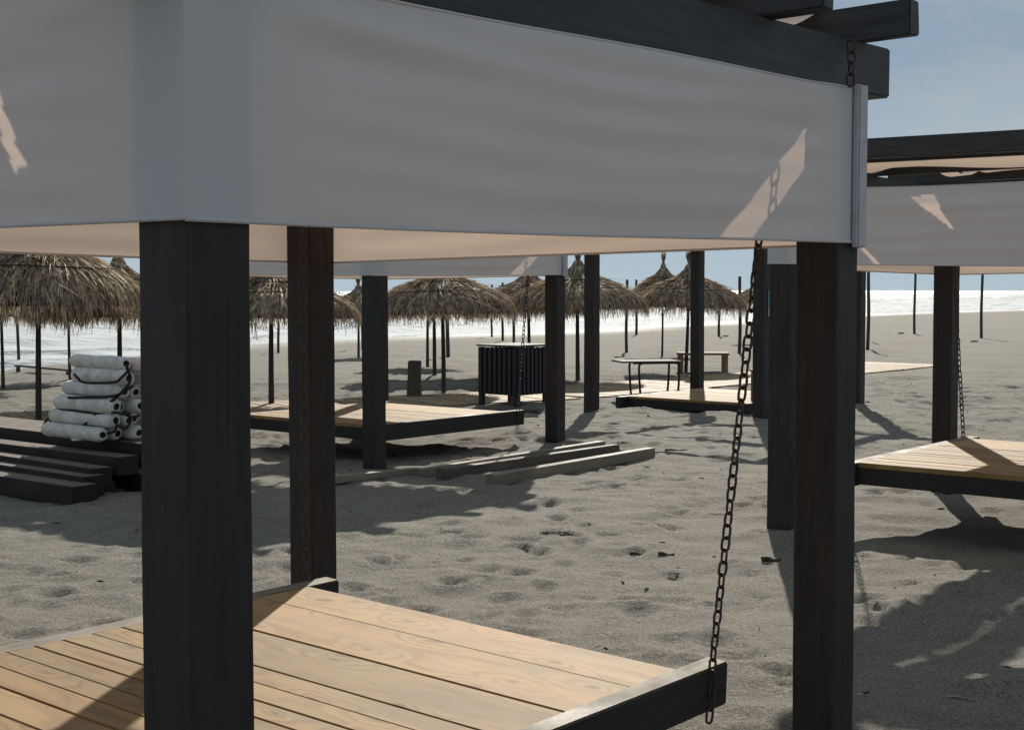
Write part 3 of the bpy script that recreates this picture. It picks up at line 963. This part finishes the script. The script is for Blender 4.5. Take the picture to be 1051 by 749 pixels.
CROWNS = []
def build_umbrella(k):
    root = empty('thatched_umbrella', (0, 0, 0), 0, None, 'umbrella', 'thatched straw umbrellas on the beach')
    mb = MB()
    pts = [(0.006 * math.sin(z * 2 + k), 0.006 * math.cos(z * 1.7 + k), z) for z in np.linspace(-0.4, 2.24, 12)]
    mb.tube(pts, [0.050 - 0.0022 * i for i in range(12)], 12)
    mb.build('pole', M['pole'], root)
    crown_mesh(100 + k).build('thatch_crown', M['straw'], root)
    mb = MB()
    mb.lathe([(r * 0.92, z - 0.02) for r, z in PROFILE] + [(1.22, 1.44), (1.1, 1.55), (0.6, 1.78), (0.06, 2.0)], 40, noise=0.008)
    mb.build('crown_underlay', M['straw_dark'], root)
    mb = MB()
    for (s, lift) in ((_pl[-1] * 0.66, 0.03), (_pl[-1] * 0.42, 0.06)):
        r, z = prof(s)
        ring = [((r + lift) * math.cos(t) * (1 + 0.012 * math.sin(5 * t)), (r + lift) * math.sin(t) * (1 + 0.012 * math.sin(5 * t)), z + lift + 0.008 * math.sin(3 * t + k)) for t in np.linspace(0, 2 * PI, 49)[:-1]]
        mb.tube(ring, 0.008, 6, closed=True)
    mb.build('binding_cord', M['cord'], root)
    t = tuft_mesh(200 + k).build('straw_tuft', M['straw'], root)
    mb = MB()
    mb.tube([(0.045 * math.cos(a), 0.045 * math.sin(a), 2.39 + 0.01 * math.sin(2 * a)) for a in np.linspace(0, 2 * PI, 17)[:-1]], 0.010, 6, closed=True)
    mb.build('tie', M['cord'], t)
    for i in range(8):
        a = 2 * PI * i / 8 + 0.2
        mb = MB()
        mb.tube([(0.04 * math.cos(a), 0.04 * math.sin(a), 1.97), (0.62 * math.cos(a), 0.62 * math.sin(a), 1.76), (1.22 * math.cos(a), 1.22 * math.sin(a), 1.42)], 0.014, 6)
        mb.build('rib', M['pole'], root)
    return root

UMB = [  # px, base py, radius scale, height scale, label
    (40, 433, 0.99, 0.985, 'large straw umbrella rising behind the pile of white floats'),
    (124, 418, 0.96, 0.97, 'straw umbrella whose pole rises directly behind the top of the white floats'),
    (278.6, 416.6, 1.0, 0.96, 'straw umbrella between the two thick dark posts of the nearest gazebo'),
    (455.5, 402.5, 0.93, 0.98, 'broad straw umbrella behind the short square wooden bollard'),
    (446, 389, 0.92, 0.95, 'straw umbrella close behind the one at the bollard, its pole left of that pole'),
    (439, 377.7, 0.85, 0.93, 'farthest of three straw umbrellas lined up beyond the bollard'),
    (543, 388, 0.92, 0.95, 'straw umbrella directly behind the dark slatted bin'),
    (592.7, 391, 0.99, 1.0, 'straw umbrella with pointed tip just right of the slatted bin'),
    (704, 382, 0.92, 1.0, 'straw umbrella behind the pale bench, nearer of the overlapping pair'),
    (679.5, 365.6, 0.70, 1.10, 'straw umbrella with upright flared tuft, farther of the overlapping pair'),
    (368, 366.5, 0.85, 0.90, 'small far straw umbrella whose tuft shows beside a dark post'),
    (789, 352, 1.0, 0.98, 'tiny far straw umbrella seen through the links of the hanging chain'),
    (3, 399, 0.80, 0.98, 'straw umbrella at the left edge behind the large one by the floats'),
    (72, 390, 0.75, 0.95, 'far straw umbrella near the long low rail at the left'),
]
protos = []
for i, (px, py, sr, sh, label) in enumerate(UMB):
    x, y = at_ground(px, py)
    if i < 3:
        o = build_umbrella(i); protos.append(o)
    else:
        o = copy_tree(protos[i % 3])
    o.location = (x, y, gz(x, y))
    o.rotation_euler = (random.uniform(-0.02, 0.02), random.uniform(-0.02, 0.02), random.uniform(0, 6.28))
    o.scale = (sr, sr, sh)
    if i == 0: o.scale.z = 1.3; o.location.z -= 0.28      # an old, thick crown that has slumped low on its pole
    tag(o, label, 'umbrella', 'thatched straw umbrellas on the beach')

# bare poles standing in the sand
POLES = [  # px, base y, top y, width px, label
    (19, 379, 300, 3.0, 'thin bare pole left of the large straw umbrella'),
    (85, 369.5, 300, 3.0, 'thin bare pole behind the left end of the white floats'),
    (286, 362.5, 300, 2.6, 'thin far pole seen under the umbrella between the thick posts'),
    (372, 358.5, 292, 2.6, 'thin far pole beside the small far umbrella'),
    (459.5, 366, 296, 4.0, 'bare pole tight behind the broad umbrella of the bollard'),
    (504.8, 345.6, 292, 2.2, 'leftmost far pole above the left end of the slatted bin'),
    (515.7, 350, 290, 2.6, 'far pole above the middle of the slatted bin, between two others'),
    (527, 362, 292, 3.0, 'pole rising right behind the top of the slatted bin'),
    (643, 362, 287, 3.1, 'bare pole topping the straw crown, left of a shorter-looking pole'),
    (653, 343.6, 287, 2.6, 'far bare pole between the pointed umbrella and the overlapping pair'),
    (738, 344.7, 292, 2.6, 'far pole standing below the right end of the overlapping umbrellas'),
    (759, 362.7, 283.7, 3.4, 'bare pole just left of the hanging chain'),
    (885.3, 349.4, 277, 2.2, 'far bare pole half hidden by a thicker pole at the boardwalk end'),
    (890.7, 360.5, 276, 3.4, 'bare pole beside the pointed end of the boardwalk'),
    (938.4, 343.2, 277, 2.5, 'bare pole left of the post at the right gazebo'),
    (1007, 347.6, 275, 2.8, 'bare pole farthest right, alone on the open sand'),
]
for (px, py, ty, w, label) in POLES:
    x, y = at_ground(px, py)
    top = at_depth(px, ty, y).z
    z = gz(x, y)
    mb = MB()
    r = w / F_PX * y / 2
    n = 8
    hgt = top - z
    mb.tube([(0.012 * math.sin(i * 0.8 + px), 0, -0.35 + (hgt + 0.35) * i / n) for i in range(n + 1)], [r * (1.08 - 0.02 * i) for i in range(n + 1)], 10)
    o = mb.build('bare_pole', M['pole'])
    o.location = (x, y, z)
    tag(o, label, 'pole', 'bare poles on the beach')

# ------------------------------------------------------------------ slatted bin
def build_bin():
    x, y = at_ground(531, 419)
    S = 0.76
    c = Vector((x, y, 0)) + (AV + BV) * (S / 2)
    root = empty('slatted_bin', (c.x, c.y, gz(c.x, c.y)), PHI, 'dark blue-black slatted bin box on short legs with flat lid', 'bin')
    H = 0.88; hs = S / 2
    for sx in (-1, 1):
        for sy in (-1, 1):
            mb = MB(); mb.box((sx * (hs - 0.035), sy * (hs - 0.035), H / 2 - 0.03), (0.075, 0.075, H + 0.02)); mb.build('leg', M['bin'], root, 0.003)
    n = 8
    for side in range(4):
        mb = MB()
        rot = Matrix.Rotation(side * PI / 2, 3, 'Z')
        for k in range(n):
            u = -hs + 0.045 + (S - 0.09) * k / (n - 1)
            mb.box(rot @ Vector((u, -hs - 0.012, 0.50)), (0.062, 0.02, 0.70), rot)
        for zz in (0.22, 0.76):
            mb.box(rot @ Vector((0, -hs + 0.010, zz)), (S - 0.02 - (side % 2) * 0.04, 0.02, 0.06), rot)
        mb.build('slat_panel', M['bin'], root, 0.002)
    mb = MB(); mb.box((0, 0, 0.885), (S + 0.05, S + 0.05, 0.028)); mb.build('lid', M['stump'], root, 0.004)
    mb = MB(); mb.box((0, 0, 0.505), (S - 0.08, S - 0.08, 0.66)); mb.build('dark_filler', M['black_metal'], root, 0.004)  # dark box added so no light shows between the slats
    mb = MB(); mb.box((0, 0, 0.16), (S - 0.06, S - 0.06, 0.02)); mb.build('bottom_board', M['bin'], root)
build_bin()

# bin stands beside a ground board
x, y = at_ground(522, 421)
mb = MB(); mb.bar((-0.55, 0.15, 0), (0.45, -0.1, 0), 0.30, 0.03)
o = mb.build('loose_board', M['dusty_wood'], None, 0.004); o.location = (x, y, gz(x, y) + 0.03)
tag(o, 'flat dusty board lying on the sand under the slatted bin', 'board')

# ------------------------------------------------------------------ bollard stump
x, y = at_ground(425, 409)
o = None
mb = MB()
hw = 0.10
vs = []; fs = []
for i, (z, w) in enumerate(((-0.2, 0.125), (0.02, 0.122), (0.08, 0.108), (0.30, 0.10), (0.62, 0.098))):
    for (sx, sy) in ((-1, -1), (1, -1), (1, 1), (-1, 1)):
        vs.append((sx * w + random.uniform(-.004, .004), sy * w + random.uniform(-.004, .004), z))
for i in range(4):
    for k in range(4): fs.append((i * 4 + k, i * 4 + (k + 1) % 4, (i + 1) * 4 + (k + 1) % 4, (i + 1) * 4 + k))
fs.append((3, 2, 1, 0)); fs.append((16, 17, 18, 19))
mb.add(vs, fs)
o = mb.build('bollard', M['stump'], None, 0.008); o.location = (x, y, gz(x, y)); o.rotation_euler = (0.03, -0.03, PHI + 0.6)
tag(o, 'short square weathered wooden bollard standing alone in the sand', 'bollard')

# ------------------------------------------------------------------ table, bench, stool
def build_table():
    root = empty('table', (2.14, 22.3, float(broad(np.array([2.14]), np.array([22.3]))[0]) - 0.07), R(12), 'thin-legged table with dark flat top between two dark posts', 'table')
    mb = MB(); mb.box((0, 0, 0.69), (0.98, 0.62, 0.028)); mb.build('tabletop', M['tabletop'], root, 0.006)
    for (sx, sy) in ((-1, -1), (-1, 1), (1, -1), (1, 1)):
        mb = MB()
        xo = -0.20 if sx < 0 else 0.46
        yo = sy * 0.26
        mb.tube([(xo - sx * 0.06, yo, 0.672), (xo - sx * 0.01, yo, 0.655), (xo + sx * 0.005, yo, 0.60), (xo - sx * 0.01, yo, 0.3), (xo - sx * 0.045, yo, -0.08)], 0.019, 8)
        mb.build('leg', M['black_metal'], root)
    mb = MB()
    for sy in (-1, 1): mb.bar((-0.30, sy * 0.26, 0.664), (0.42, sy * 0.26, 0.664), 0.03, 0.02)
    mb.build('under_frame', M['black_metal'], root)
build_table()

def build_bench():
    x0, y0 = at_ground(721, 382)
    root = empty('bench', (x0, y0, gz(x0, y0)), R(-4), 'low bench of pale boards with thick legs beyond the boardwalk', 'bench')
    mb = MB()
    for k in range(3): mb.box((0, -0.16 + 0.16 * k, 0.385), (1.12, 0.15, 0.05))
    mb.build('seat', M['light_wood'], root, 0.004)
    for sx in (-1, 1):
        for sy in (-1, 1):
            mb = MB(); mb.box((sx * 0.48, sy * 0.17, 0.165), (0.11, 0.08, 0.388)); mb.build('leg', M['light_wood'], root, 0.004)
        mb = MB(); mb.box((sx * 0.48, 0, 0.12), (0.05, 0.27, 0.06)); mb.build('stretcher', M['light_wood'], root, 0.003)
build_bench()

def build_stool():
    c = Vector((3.56, 19.6, 0))
    zt = b_far.location.z + 0.002
    root = empty('stool', (c.x, c.y, zt), PHI + 0.25, 'pale yellowish wooden stool on the low bed behind the chain', 'stool')
    mb = MB()
    for k in range(4): mb.box((-0.15 + 0.1 * k, 0, 0.41), (0.09, 0.38, 0.03))
    mb.build('seat', M['light_wood'], root, 0.003)
    for sx in (-1, 1):
        for sy in (-1, 1):
            mb = MB(); mb.box((sx * 0.16, sy * 0.15, 0.197), (0.045, 0.045, 0.394)); mb.build('leg', M['light_wood'], root, 0.003)
        mb = MB(); mb.box((sx * 0.16, 0, 0.16), (0.03, 0.255, 0.045)); mb.build('stretcher', M['light_wood'], root, 0.002)
        mb = MB(); mb.box((sx * 0.16, 0, 0.35), (0.03, 0.255, 0.06)); mb.build('stretcher', M['light_wood'], root, 0.002)
build_stool()

# notice on the far gazebo's front post
def build_notice():
    a, b = -LA / 2 - PS / 2 - 0.008, -LB / 2
    root = empty('notice_plate', (*loc2w(CF, -LA / 2 + 0.045, -LB / 2 - PS / 2 - 0.006), EYE - 0.16), PHI, 'small blue and white notice fixed to the far frame post', 'notice')
    mb = MB(); mb.box((0, 0, 0.05), (0.06, 0.010, 0.22)); mb.build('blue_panel', M['notice_blue'], root, 0.001)
    mb = MB(); mb.box((0, -0.004, -0.125), (0.06, 0.010, 0.12)); mb.box((0, -0.006, 0.07), (0.044, 0.008, 0.03)); mb.build('white_panel', M['notice_white'], root, 0.001)
build_notice()

# ------------------------------------------------------------------ sleepers and floats at the left
def beam_by_end(name, mat, px, ztop, y, length, w, h, label, group, yaw=0.0, cat='beam'):
    """a beam running along -BV whose near right top corner is seen at px at depth y"""
    e = Vector(((px - 525.5) / F_PX * y, y, 0))
    d = -BV
    d = Matrix.Rotation(yaw, 3, 'Z') @ d
    perp = Vector((-d.y, d.x, 0))
    if perp.y < 0: perp = -perp
    c = e - d * (length / 2) + perp * (w / 2)
    mb = MB(); mb.box((0, 0, 0), (w, length, h), jit=0.004)
    o = mb.build(name, mat, None, 0.006)
    o.location = (c.x, c.y, ztop - h / 2)
    o.rotation_euler = (0, 0, math.atan2(d.y, d.x) - PI / 2)
    tag(o, label, cat, group)
    return o
GS = 'dark sleepers piled at the left'
beam_by_end('sleeper', M['sleeper'], 72, 0.140, 11.1, 3.0, 0.24, 0.16, 'lowest front dark sleeper lying on the sand at the left', GS, 0.02)
beam_by_end('sleeper', M['sleeper'], 83, 0.185, 11.36, 3.0, 0.20, 0.18, 'second dark sleeper from the front of the stepped pile', GS)
beam_by_end('sleeper', M['sleeper'], 92, 0.230, 11.52, 3.0, 0.20, 0.16, 'third dark sleeper from the front, with a pale worn edge', GS, -0.012)
beam_by_end('sleeper', M['sleeper'], 118, 0.295, 11.74, 3.2, 0.22, 0.16, 'wide dark sleeper just below the top of the pile', GS, 0.012)
beam_by_end('sleeper', M['sleeper'], 150, 0.375, 12.05, 3.4, 0.26, 0.17, 'front top sleeper of the pile carrying the white floats', GS)
for k in range(2):
    beam_by_end('sleeper', M['sleeper'], 158 + 9 * k, 0.373 - 0.006 * k, 12.05 + 0.27 * (k + 1), 3.4, 0.27, 0.17, 'dark sleeper under the white floats behind the front top one', GS)
beam_by_end('sleeper', M['sleeper'], 96, 0.090, 11.62, 3.0, 0.20, 0.16, 'dark sleeper hidden low inside the stepped pile', GS)
beam_by_end('sleeper', M['sleeper'], 146, 0.150, 11.84, 3.2, 0.22, 0.20, 'low dark sleeper end showing beside the thick front post', GS)
for k in range(3):
    beam_by_end('sleeper', M['sleeper'], 148 + 9 * k, 0.200, 12.08 + 0.30 * k, 3.3, 0.26, 0.16, 'dark sleeper in the layer beneath the floats pile top', GS)
    beam_by_end('sleeper', M['sleeper'], 145 + 9 * k, 0.038, 12.10 + 0.30 * k, 3.2, 0.26, 0.16, 'dark sleeper in the bottom layer of the pile', GS)

GF = 'white floats piled on the sleepers'
def build_float(axis_rot, loc, L, r, label, pink=False):
    root = empty('foam_float', loc, 0, label, 'float', GF)
    root.rotation_euler = axis_rot
    root.scale = (1.04, 1, 0.90)
    h = L / 2
    prof_ = [(0.001, -h + 0.05), (0.024, -h + 0.05), (0.026, -h), (r * 0.55, -h - 0.004), (r * 0.82, -h + 0.010), (r * 0.97, -h + 0.04), (r, -h + 0.09)]
    n = 6
    for i in range(1, n): prof_.append((r * (1 + random.uniform(-0.05, 0.04)), -h + 0.09 + (L - 0.18) * i / n))
    prof_ += [(r, h - 0.09), (r * 0.97, h - 0.04), (r * 0.82, h - 0.010), (r * 0.55, h + 0.004), (0.026, h), (0.024, h - 0.05), (0.001, h - 0.05)]
    rot = Matrix.Rotation(PI / 2, 3, 'X')       # axis along local y
    mb = MB(); mb.lathe(prof_, 20, rot)
    mb.build('float_body', M['float_pink' if pink else 'float'], root)
    for s in (-1, 1):
        mb = MB()
        mb.lathe([(0.0005, s * (h - 0.02)), (0.024, s * (h - 0.02)), (0.030, s * (h + 0.003)), (0.024, s * (h + 0.005)), (0.021, s * (h - 0.01)), (0.0005, s * (h - 0.012))], 14, rot)
        mb.build('hole_shade', M['hole'], root)  # near-black colour stands for the shade inside the hole
    return root

def float_at(pxl, pxr, py, y0, label, r=0.082, pink=False, yaw=0.0):
    """a float along -BV: its left end is seen at pxl, right end near pxr, centre height at py"""
    dx = -BV.x; dy = -BV.y
    pl = at_depth(pxl + 2, py, y0)
    # length so that the right end projects to pxr
    L = 0.5
    for _ in range(60):
        q = Vector((pl.x + dx * L, pl.y + dy * L, pl.z))
        if 525.5 + q.x / q.y * F_PX >= pxr - 4: break
        L += 0.01
    c = Vector((pl.x + dx * L / 2, pl.y + dy * L / 2, pl.z))
    return build_float((0, random.uniform(0, 6), PHI + yaw), c, L, r, label, pink)
D0 = 12.72
TOPZ = 0.378
def zpx(z, y): return 298 + (EYE - z) * F_PX / y     # image row of height z at depth y
rows = [(45, 108, 0), (53, 120, 1), (57, 122, 2), (67, 129, 3), (74, 136, 4), (73, 134, 5)]
nm = ['bottom white float at the front of the pile', 'white float second from the bottom, rope crossing it', 'white float third from the bottom, black rope at its end',
      'white float third from the top, stained along its side', 'white float second from the top, hugged by a black rope', 'topmost white float of the pile with a dark lower edge']
FL = []
for (l, r_, k) in rows:
    z = TOPZ + 0.070 + 0.122 * k
    y = D0 + 0.008 * k + 0.06 * (k % 2)
    FL.append(float_at(l, r_, zpx(z, y), y, nm[k], 0.071 + random.uniform(-0.002, 0.003), yaw=random.uniform(-0.04, 0.04)))
k2 = 0
for col in (1, 2, 3):
    for k in range(6 - (col > 1) - (col > 2)):
        y = D0 + 0.135 * col + 0.03 * (k % 2)
        z = TOPZ + 0.066 + 0.118 * k + random.uniform(-0.008, 0.008)
        l = 60 + 4 * k + 8 * col; r_ = 117 + 3.4 * k + 10 * col + random.uniform(-7, 7)
        if k == 5 and col == 1:
            float_at(l, r_, zpx(z, y), y, 'white float with a pinkish stained end behind the topmost one', 0.066, True)
        else:
            float_at(l, r_, zpx(z, y), y, 'white float inside the pile showing only its round end', random.uniform(0.058, 0.070), yaw=random.uniform(-0.09, 0.09))

def rope(pts, r, label):
    # smooth the control points
    P = [Vector(p) for p in pts]
    out = []
    for i in range(len(P) - 1):
        p0 = P[max(i - 1, 0)]; p1 = P[i]; p2 = P[i + 1]; p3 = P[min(i + 2, len(P) - 1)]
        for k in range(8):
            t = k / 8
            out.append(0.5 * ((2 * p1) + (-p0 + p2) * t + (2 * p0 - 5 * p1 + 4 * p2 - p3) * t * t + (-p0 + 3 * p1 - 3 * p2 + p3) * t ** 3))
    out.append(P[-1])
    mb = MB(); mb.tube(out, r, 8)
    o = mb.build('rope', M['rope'])
    tag(o, label, 'rope', 'black ropes on the floats')
DR = 12.58
def rp(*pts):
    # each control point lies on the face of the pile, whose depth grows to the left
    return [at_depth(px, py, D0 - 0.105 - (min(px, 126) - 62) * 0.0088 + max(0, px - 126) * 0.012 + (0.05 if py < 440 and px < 60 else 0)) for (px, py, y) in pts]
rope(rp((62, 446, 12.75), (74, 444, 12.5), (90, 433, 12.35), (108, 417, 12.22), (120, 407, 12.2), (130, 397, 12.25), (134, 388, 12.3), (131, 380, 12.35), (130, 374, 12.4)), 0.013, 'black rope slanting up the front of the pile to its top right')
rope(rp((58, 420, 12.9), (75, 421, 12.72), (97, 424, 12.5), (112, 423, 12.3), (124, 424, 12.3), (136, 428, 12.4), (143, 426, 12.5)), 0.012, 'black rope lying across the middle of the pile')
rope(rp((76, 384, 12.9), (80, 388, 12.7), (85, 392, 12.68), (100, 393, 12.52), (118, 392, 12.35), (124, 388, 12.3), (131, 381, 12.3)), 0.012, 'black rope hugging the second float from the top')
rope(rp((70, 408, 12.86), (80, 408, 12.66), (95, 407.5, 12.52), (110, 407, 12.36), (124, 404, 12.3), (136, 396, 12.4)), 0.012, 'black rope between the third and fourth float from the top')
rope(rp((104, 439, 12.28), (103, 447, 12.2), (110, 445, 12.15), (118, 442, 12.15), (120, 436, 12.2), (128, 440, 12.2), (134, 432, 12.25), (132, 424, 12.3)), 0.011, 'black rope looping between the round float ends low down')
rope(rp((43, 447, 12.8), (44, 438, 12.75), (49, 430, 12.72), (55, 425, 12.8), (52, 432, 12.72), (48, 436, 12.7), (45, 444, 12.7)), 0.011, 'black rope knotted at the left foot of the pile')

p = at_depth(80, 447.5, 12.35)
mb = MB(); mb.box((0, 0, 0), (0.10, 0.14, 0.006), jit=0.004); mb.box((0.01, -0.01, 0.006), (0.09, 0.12, 0.004), Matrix.Rotation(0.2, 3, 'Z'))
o = mb.build('paper_scrap', M['paper']); o.location = (p.x, p.y, TOPZ + 0.004); o.rotation_euler = (0, 0, 0.4)
tag(o, 'white paper scrap on the sleeper in front of the floats', 'paper')

# low rail near the water at the left
def build_low_rail():
    x0, y0 = at_ground(16, 383); x1, y1 = at_ground(73, 384)
    root = empty('low_rail', ((x0 + x1) / 2, (y0 + y1) / 2, gz((x0 + x1) / 2, (y0 + y1) / 2)), math.atan2(y1 - y0, x1 - x0), 'long low dark rail just above the sand near the left umbrella', 'rail')
    L = math.hypot(x1 - x0, y1 - y0)
    mb = MB(); mb.box((0, 0, 0.10), (L, 0.08, 0.045)); mb.build('bar', M['pole'], root, 0.005)
    for s in (-1, 1):
        mb = MB(); mb.box((s * (L / 2 - 0.15), 0, -0.02), (0.08, 0.08, 0.178)); mb.build('support', M['pole'], root, 0.004)
build_low_rail()

# ------------------------------------------------------------------ loose beams on the sand
def lie(pa, pb, w, h, mat, label, lift=0.0):
    (xa, ya), (xb, yb) = at_ground(*pa), at_ground(*pb)
    za, zb = gz(xa, ya), gz(xb, yb)
    L = math.hypot(xb - xa, yb - ya)
    mb = MB(); mb.box((0, 0, 0), (L, w, h), jit=0.004)
    o = mb.build('timber_beam', mat, None, 0.005)
    z = max(za, zb, gz((xa + xb) / 2, (ya + yb) / 2))
    o.location = ((xa + xb) / 2, (ya + yb) / 2, 0.5 * (za + zb) + h / 2 - 0.012 + lift)
    o.rotation_euler = (0, -math.atan2(zb - za, L), math.atan2(yb - ya, xb - xa))
    tag(o, label, 'beam', 'loose beams lying on the sand')
lie((335, 496), (430, 486.5), 0.10, 0.06, M['grey_wood'], 'thin pale plank leading from the middle post towards the beams', 0.035)
lie((430, 488), (618, 461), 0.10, 0.09, M['grey_wood'], 'pale beam lying farthest back, partly behind another beam')
lie((452, 490), (632, 464), 0.11, 0.11, M['dusty_wood'], 'dark dusty beam with a knot lying in the middle of the three')
lie((503, 496), (668, 470), 0.11, 0.105, M['grey_wood'], 'weathered grey beam lying closest to the viewer on the sand')

# ------------------------------------------------------------------ litter
def weed(px, py, n, spread, label):
    x, y = at_ground(px, py)
    mb = MB()
    for _ in range(n):
        a = random.uniform(0, 2 * PI); L = random.uniform(0.04, spread)
        ox, oy = max(-0.08, min(0.08, random.gauss(0, 0.045))), max(-0.06, min(0.06, random.gauss(0, 0.035)))
        mb.tube([(ox, oy, 0.0), (ox + math.cos(a) * L * .5, oy + math.sin(a) * L * .5, random.uniform(0.004, 0.022)), (ox + math.cos(a) * L, oy + math.sin(a) * L, random.uniform(-0.005, 0.02))], 0.004, 5)
    o = mb.build('dry_weed', M['weed']); o.location = (x, y, gz(x, y))
    tag(o, label, 'weed')
weed(571, 551, 110, 0.055, 'tangle of dry greenish weed lying on the open sand')
def stick(px, py, L, r, rz, mat, label, name='driftwood_stick'):
    x, y = at_ground(px, py)
    mb = MB(); n = 8
    mb.tube([(L * (i / n - .5), 0.03 * L * math.sin(i * 1.3), 0.006 * math.sin(i * 0.9)) for i in range(n + 1)], [r * (1.1 - 0.07 * i) * random.uniform(0.85, 1.15) for i in range(n + 1)], 7)
    o = mb.build(name, mat); o.location = (x, y, gz(x, y) + r * 0.5); o.rotation_euler = (0, 0.02, rz)
    tag(o, label, 'stick', 'driftwood on the sand')
stick(657, 570.5, 0.13, 0.013, 0.1, M['stick'], 'left one of two dark sticks in the middle of the sand')
stick(684, 571.5, 0.10, 0.012, -0.1, M['stick'], 'right one of two dark sticks in the middle of the sand')
stick(792, 579, 0.12, 0.018, 0.2, M['stick'], 'short dark piece standing for a hole beside the right front post')  # dark piece put where the sand has a hole
stick(995, 719, 0.19, 0.006, -0.25, M['pale_stick'], 'thin pale stick at the lower right corner')
stick(1003, 721, 0.09, 0.005, 0.3, M['pale_stick'], 'tiny pale twig crossing the stick at the lower right')
stick(694, 461, 0.25, 0.012, 0.3, M['stick'], 'thin dark stick right of the loose beams')
stick(640, 366.5, 0.5, 0.02, 0.1, M['pale_stick'], 'pale far driftwood beyond the table')
for i, (px, py, r) in enumerate(((655, 640, 0.008), (941, 711, 0.008), (882, 718, 0.010), (604, 497, 0.012), (780, 487, 0.01), (1000, 352, 0.1), (745, 345, 0.1), (925, 343, 0.1), (985, 403, 0.03), (1012, 434, 0.02))):
    x, y = at_ground(px, py)
    mb = MB(); mb.lathe([(0.001, -0.6), (0.6, -0.45), (1.0, 0.0), (0.7, 0.45), (0.001, 0.6)], 10, noise=0.12)
    o = mb.build('pebble', M['pebble']); o.location = (x, y, gz(x, y) + r * 0.2); o.scale = (r * 1.4, r, r)
    tag(o, 'small pale stone lying on the open sand', 'stone', 'small stones on the sand')

mb = MB()
lr = random.Random(77)
for _ in range(420):
    y = 4.5 + 26 * lr.random() ** 1.3
    x = (lr.random() - 0.5) * 0.85 * y
    z = gz(x, y)
    r = lr.uniform(0.004, 0.012) * (0.7 + y / 16)
    a = lr.uniform(0, PI)
    L = r * lr.choice((1.2, 1.6, 3.5, 6))
    d = Vector((math.cos(a), math.sin(a), 0))
    c = Vector((x, y, z + 0.004))
    mb.tube([c - d * L * 0.5, c + Vector((0, 0, 0.3 * r)), c + d * L * 0.5], [r * 0.25, r * 0.42, r * 0.2], 5)
o = mb.build('beach_litter', M['litter'])
tag(o, 'scattered dark specks of twigs and weed scraps over the sand', 'litter', kind='stuff')

# ------------------------------------------------------------------ light
S = Vector((math.sin(SUN_AZ) * math.cos(SUN_EL), math.cos(SUN_AZ) * math.cos(SUN_EL), math.sin(SUN_EL)))
sl = bpy.data.lights.new('sun', 'SUN')
sl.energy = 4.2; sl.angle = R(0.6); sl.color = (1.0, 0.94, 0.84)
so = bpy.data.objects.new('sun', sl); COL.objects.link(so)
so.rotation_euler = (-S).to_track_quat('-Z', 'Y').to_euler()
so.location = S * 50

w = bpy.data.worlds.new('World'); scene.world = w
w.use_nodes = True
nt = w.node_tree; nt.nodes.clear(); g = N(nt)
sky = g.n('ShaderNodeTexSky', sky_type='NISHITA')
sky.sun_disc = False; sky.sun_elevation = SUN_EL; sky.sun_rotation = SUN_AZ
sky.air_density = 1.0; sky.dust_density = 0.0; sky.ozone_density = 2.0
co = g.n('ShaderNodeTexCoord').outputs['Generated']
cl = g.noise(g.mapping(co, (1.0, 1.0, 3.2), loc=(0.3, 0.1, 0.4)), 2.6, 7, 0.58)
cmask = g.ramp(cl, [(0.44, 0.0), (0.64, 0.9)])
skyc = g.mix(0.88, g.mix(1.0, sky.outputs[0], (0.50, 0.68, 0.90), 'MULTIPLY'), (2.4, 3.1, 3.68))
colr = g.mix(cmask, skyc, (3.9, 4.1, 4.25))
sz = g.n('ShaderNodeSeparateXYZ'); g.l(co, sz.inputs[0])
colr = g.mix(g.ramp(sz.outputs[2], [(0.0, 0.75), (0.16, 0.0)]), colr, (4.3, 5.3, 6.0))     # pale sea air low in the sky
bg = g.n('ShaderNodeBackground'); bg.inputs['Strength'].default_value = 0.08
g.l(colr, bg.inputs['Color'])
wo = g.n('ShaderNodeOutputWorld'); g.l(bg.outputs[0], wo.inputs['Surface'])

scene.view_settings.view_transform = 'Standard'
scene.view_settings.look = 'None'
scene.view_settings.exposure = 0.48
scene.view_settings.gamma = 1.0
scene.view_settings.use_curve_mapping = False
scene.cycles.max_bounces = 6
scene.cycles.use_denoising = True
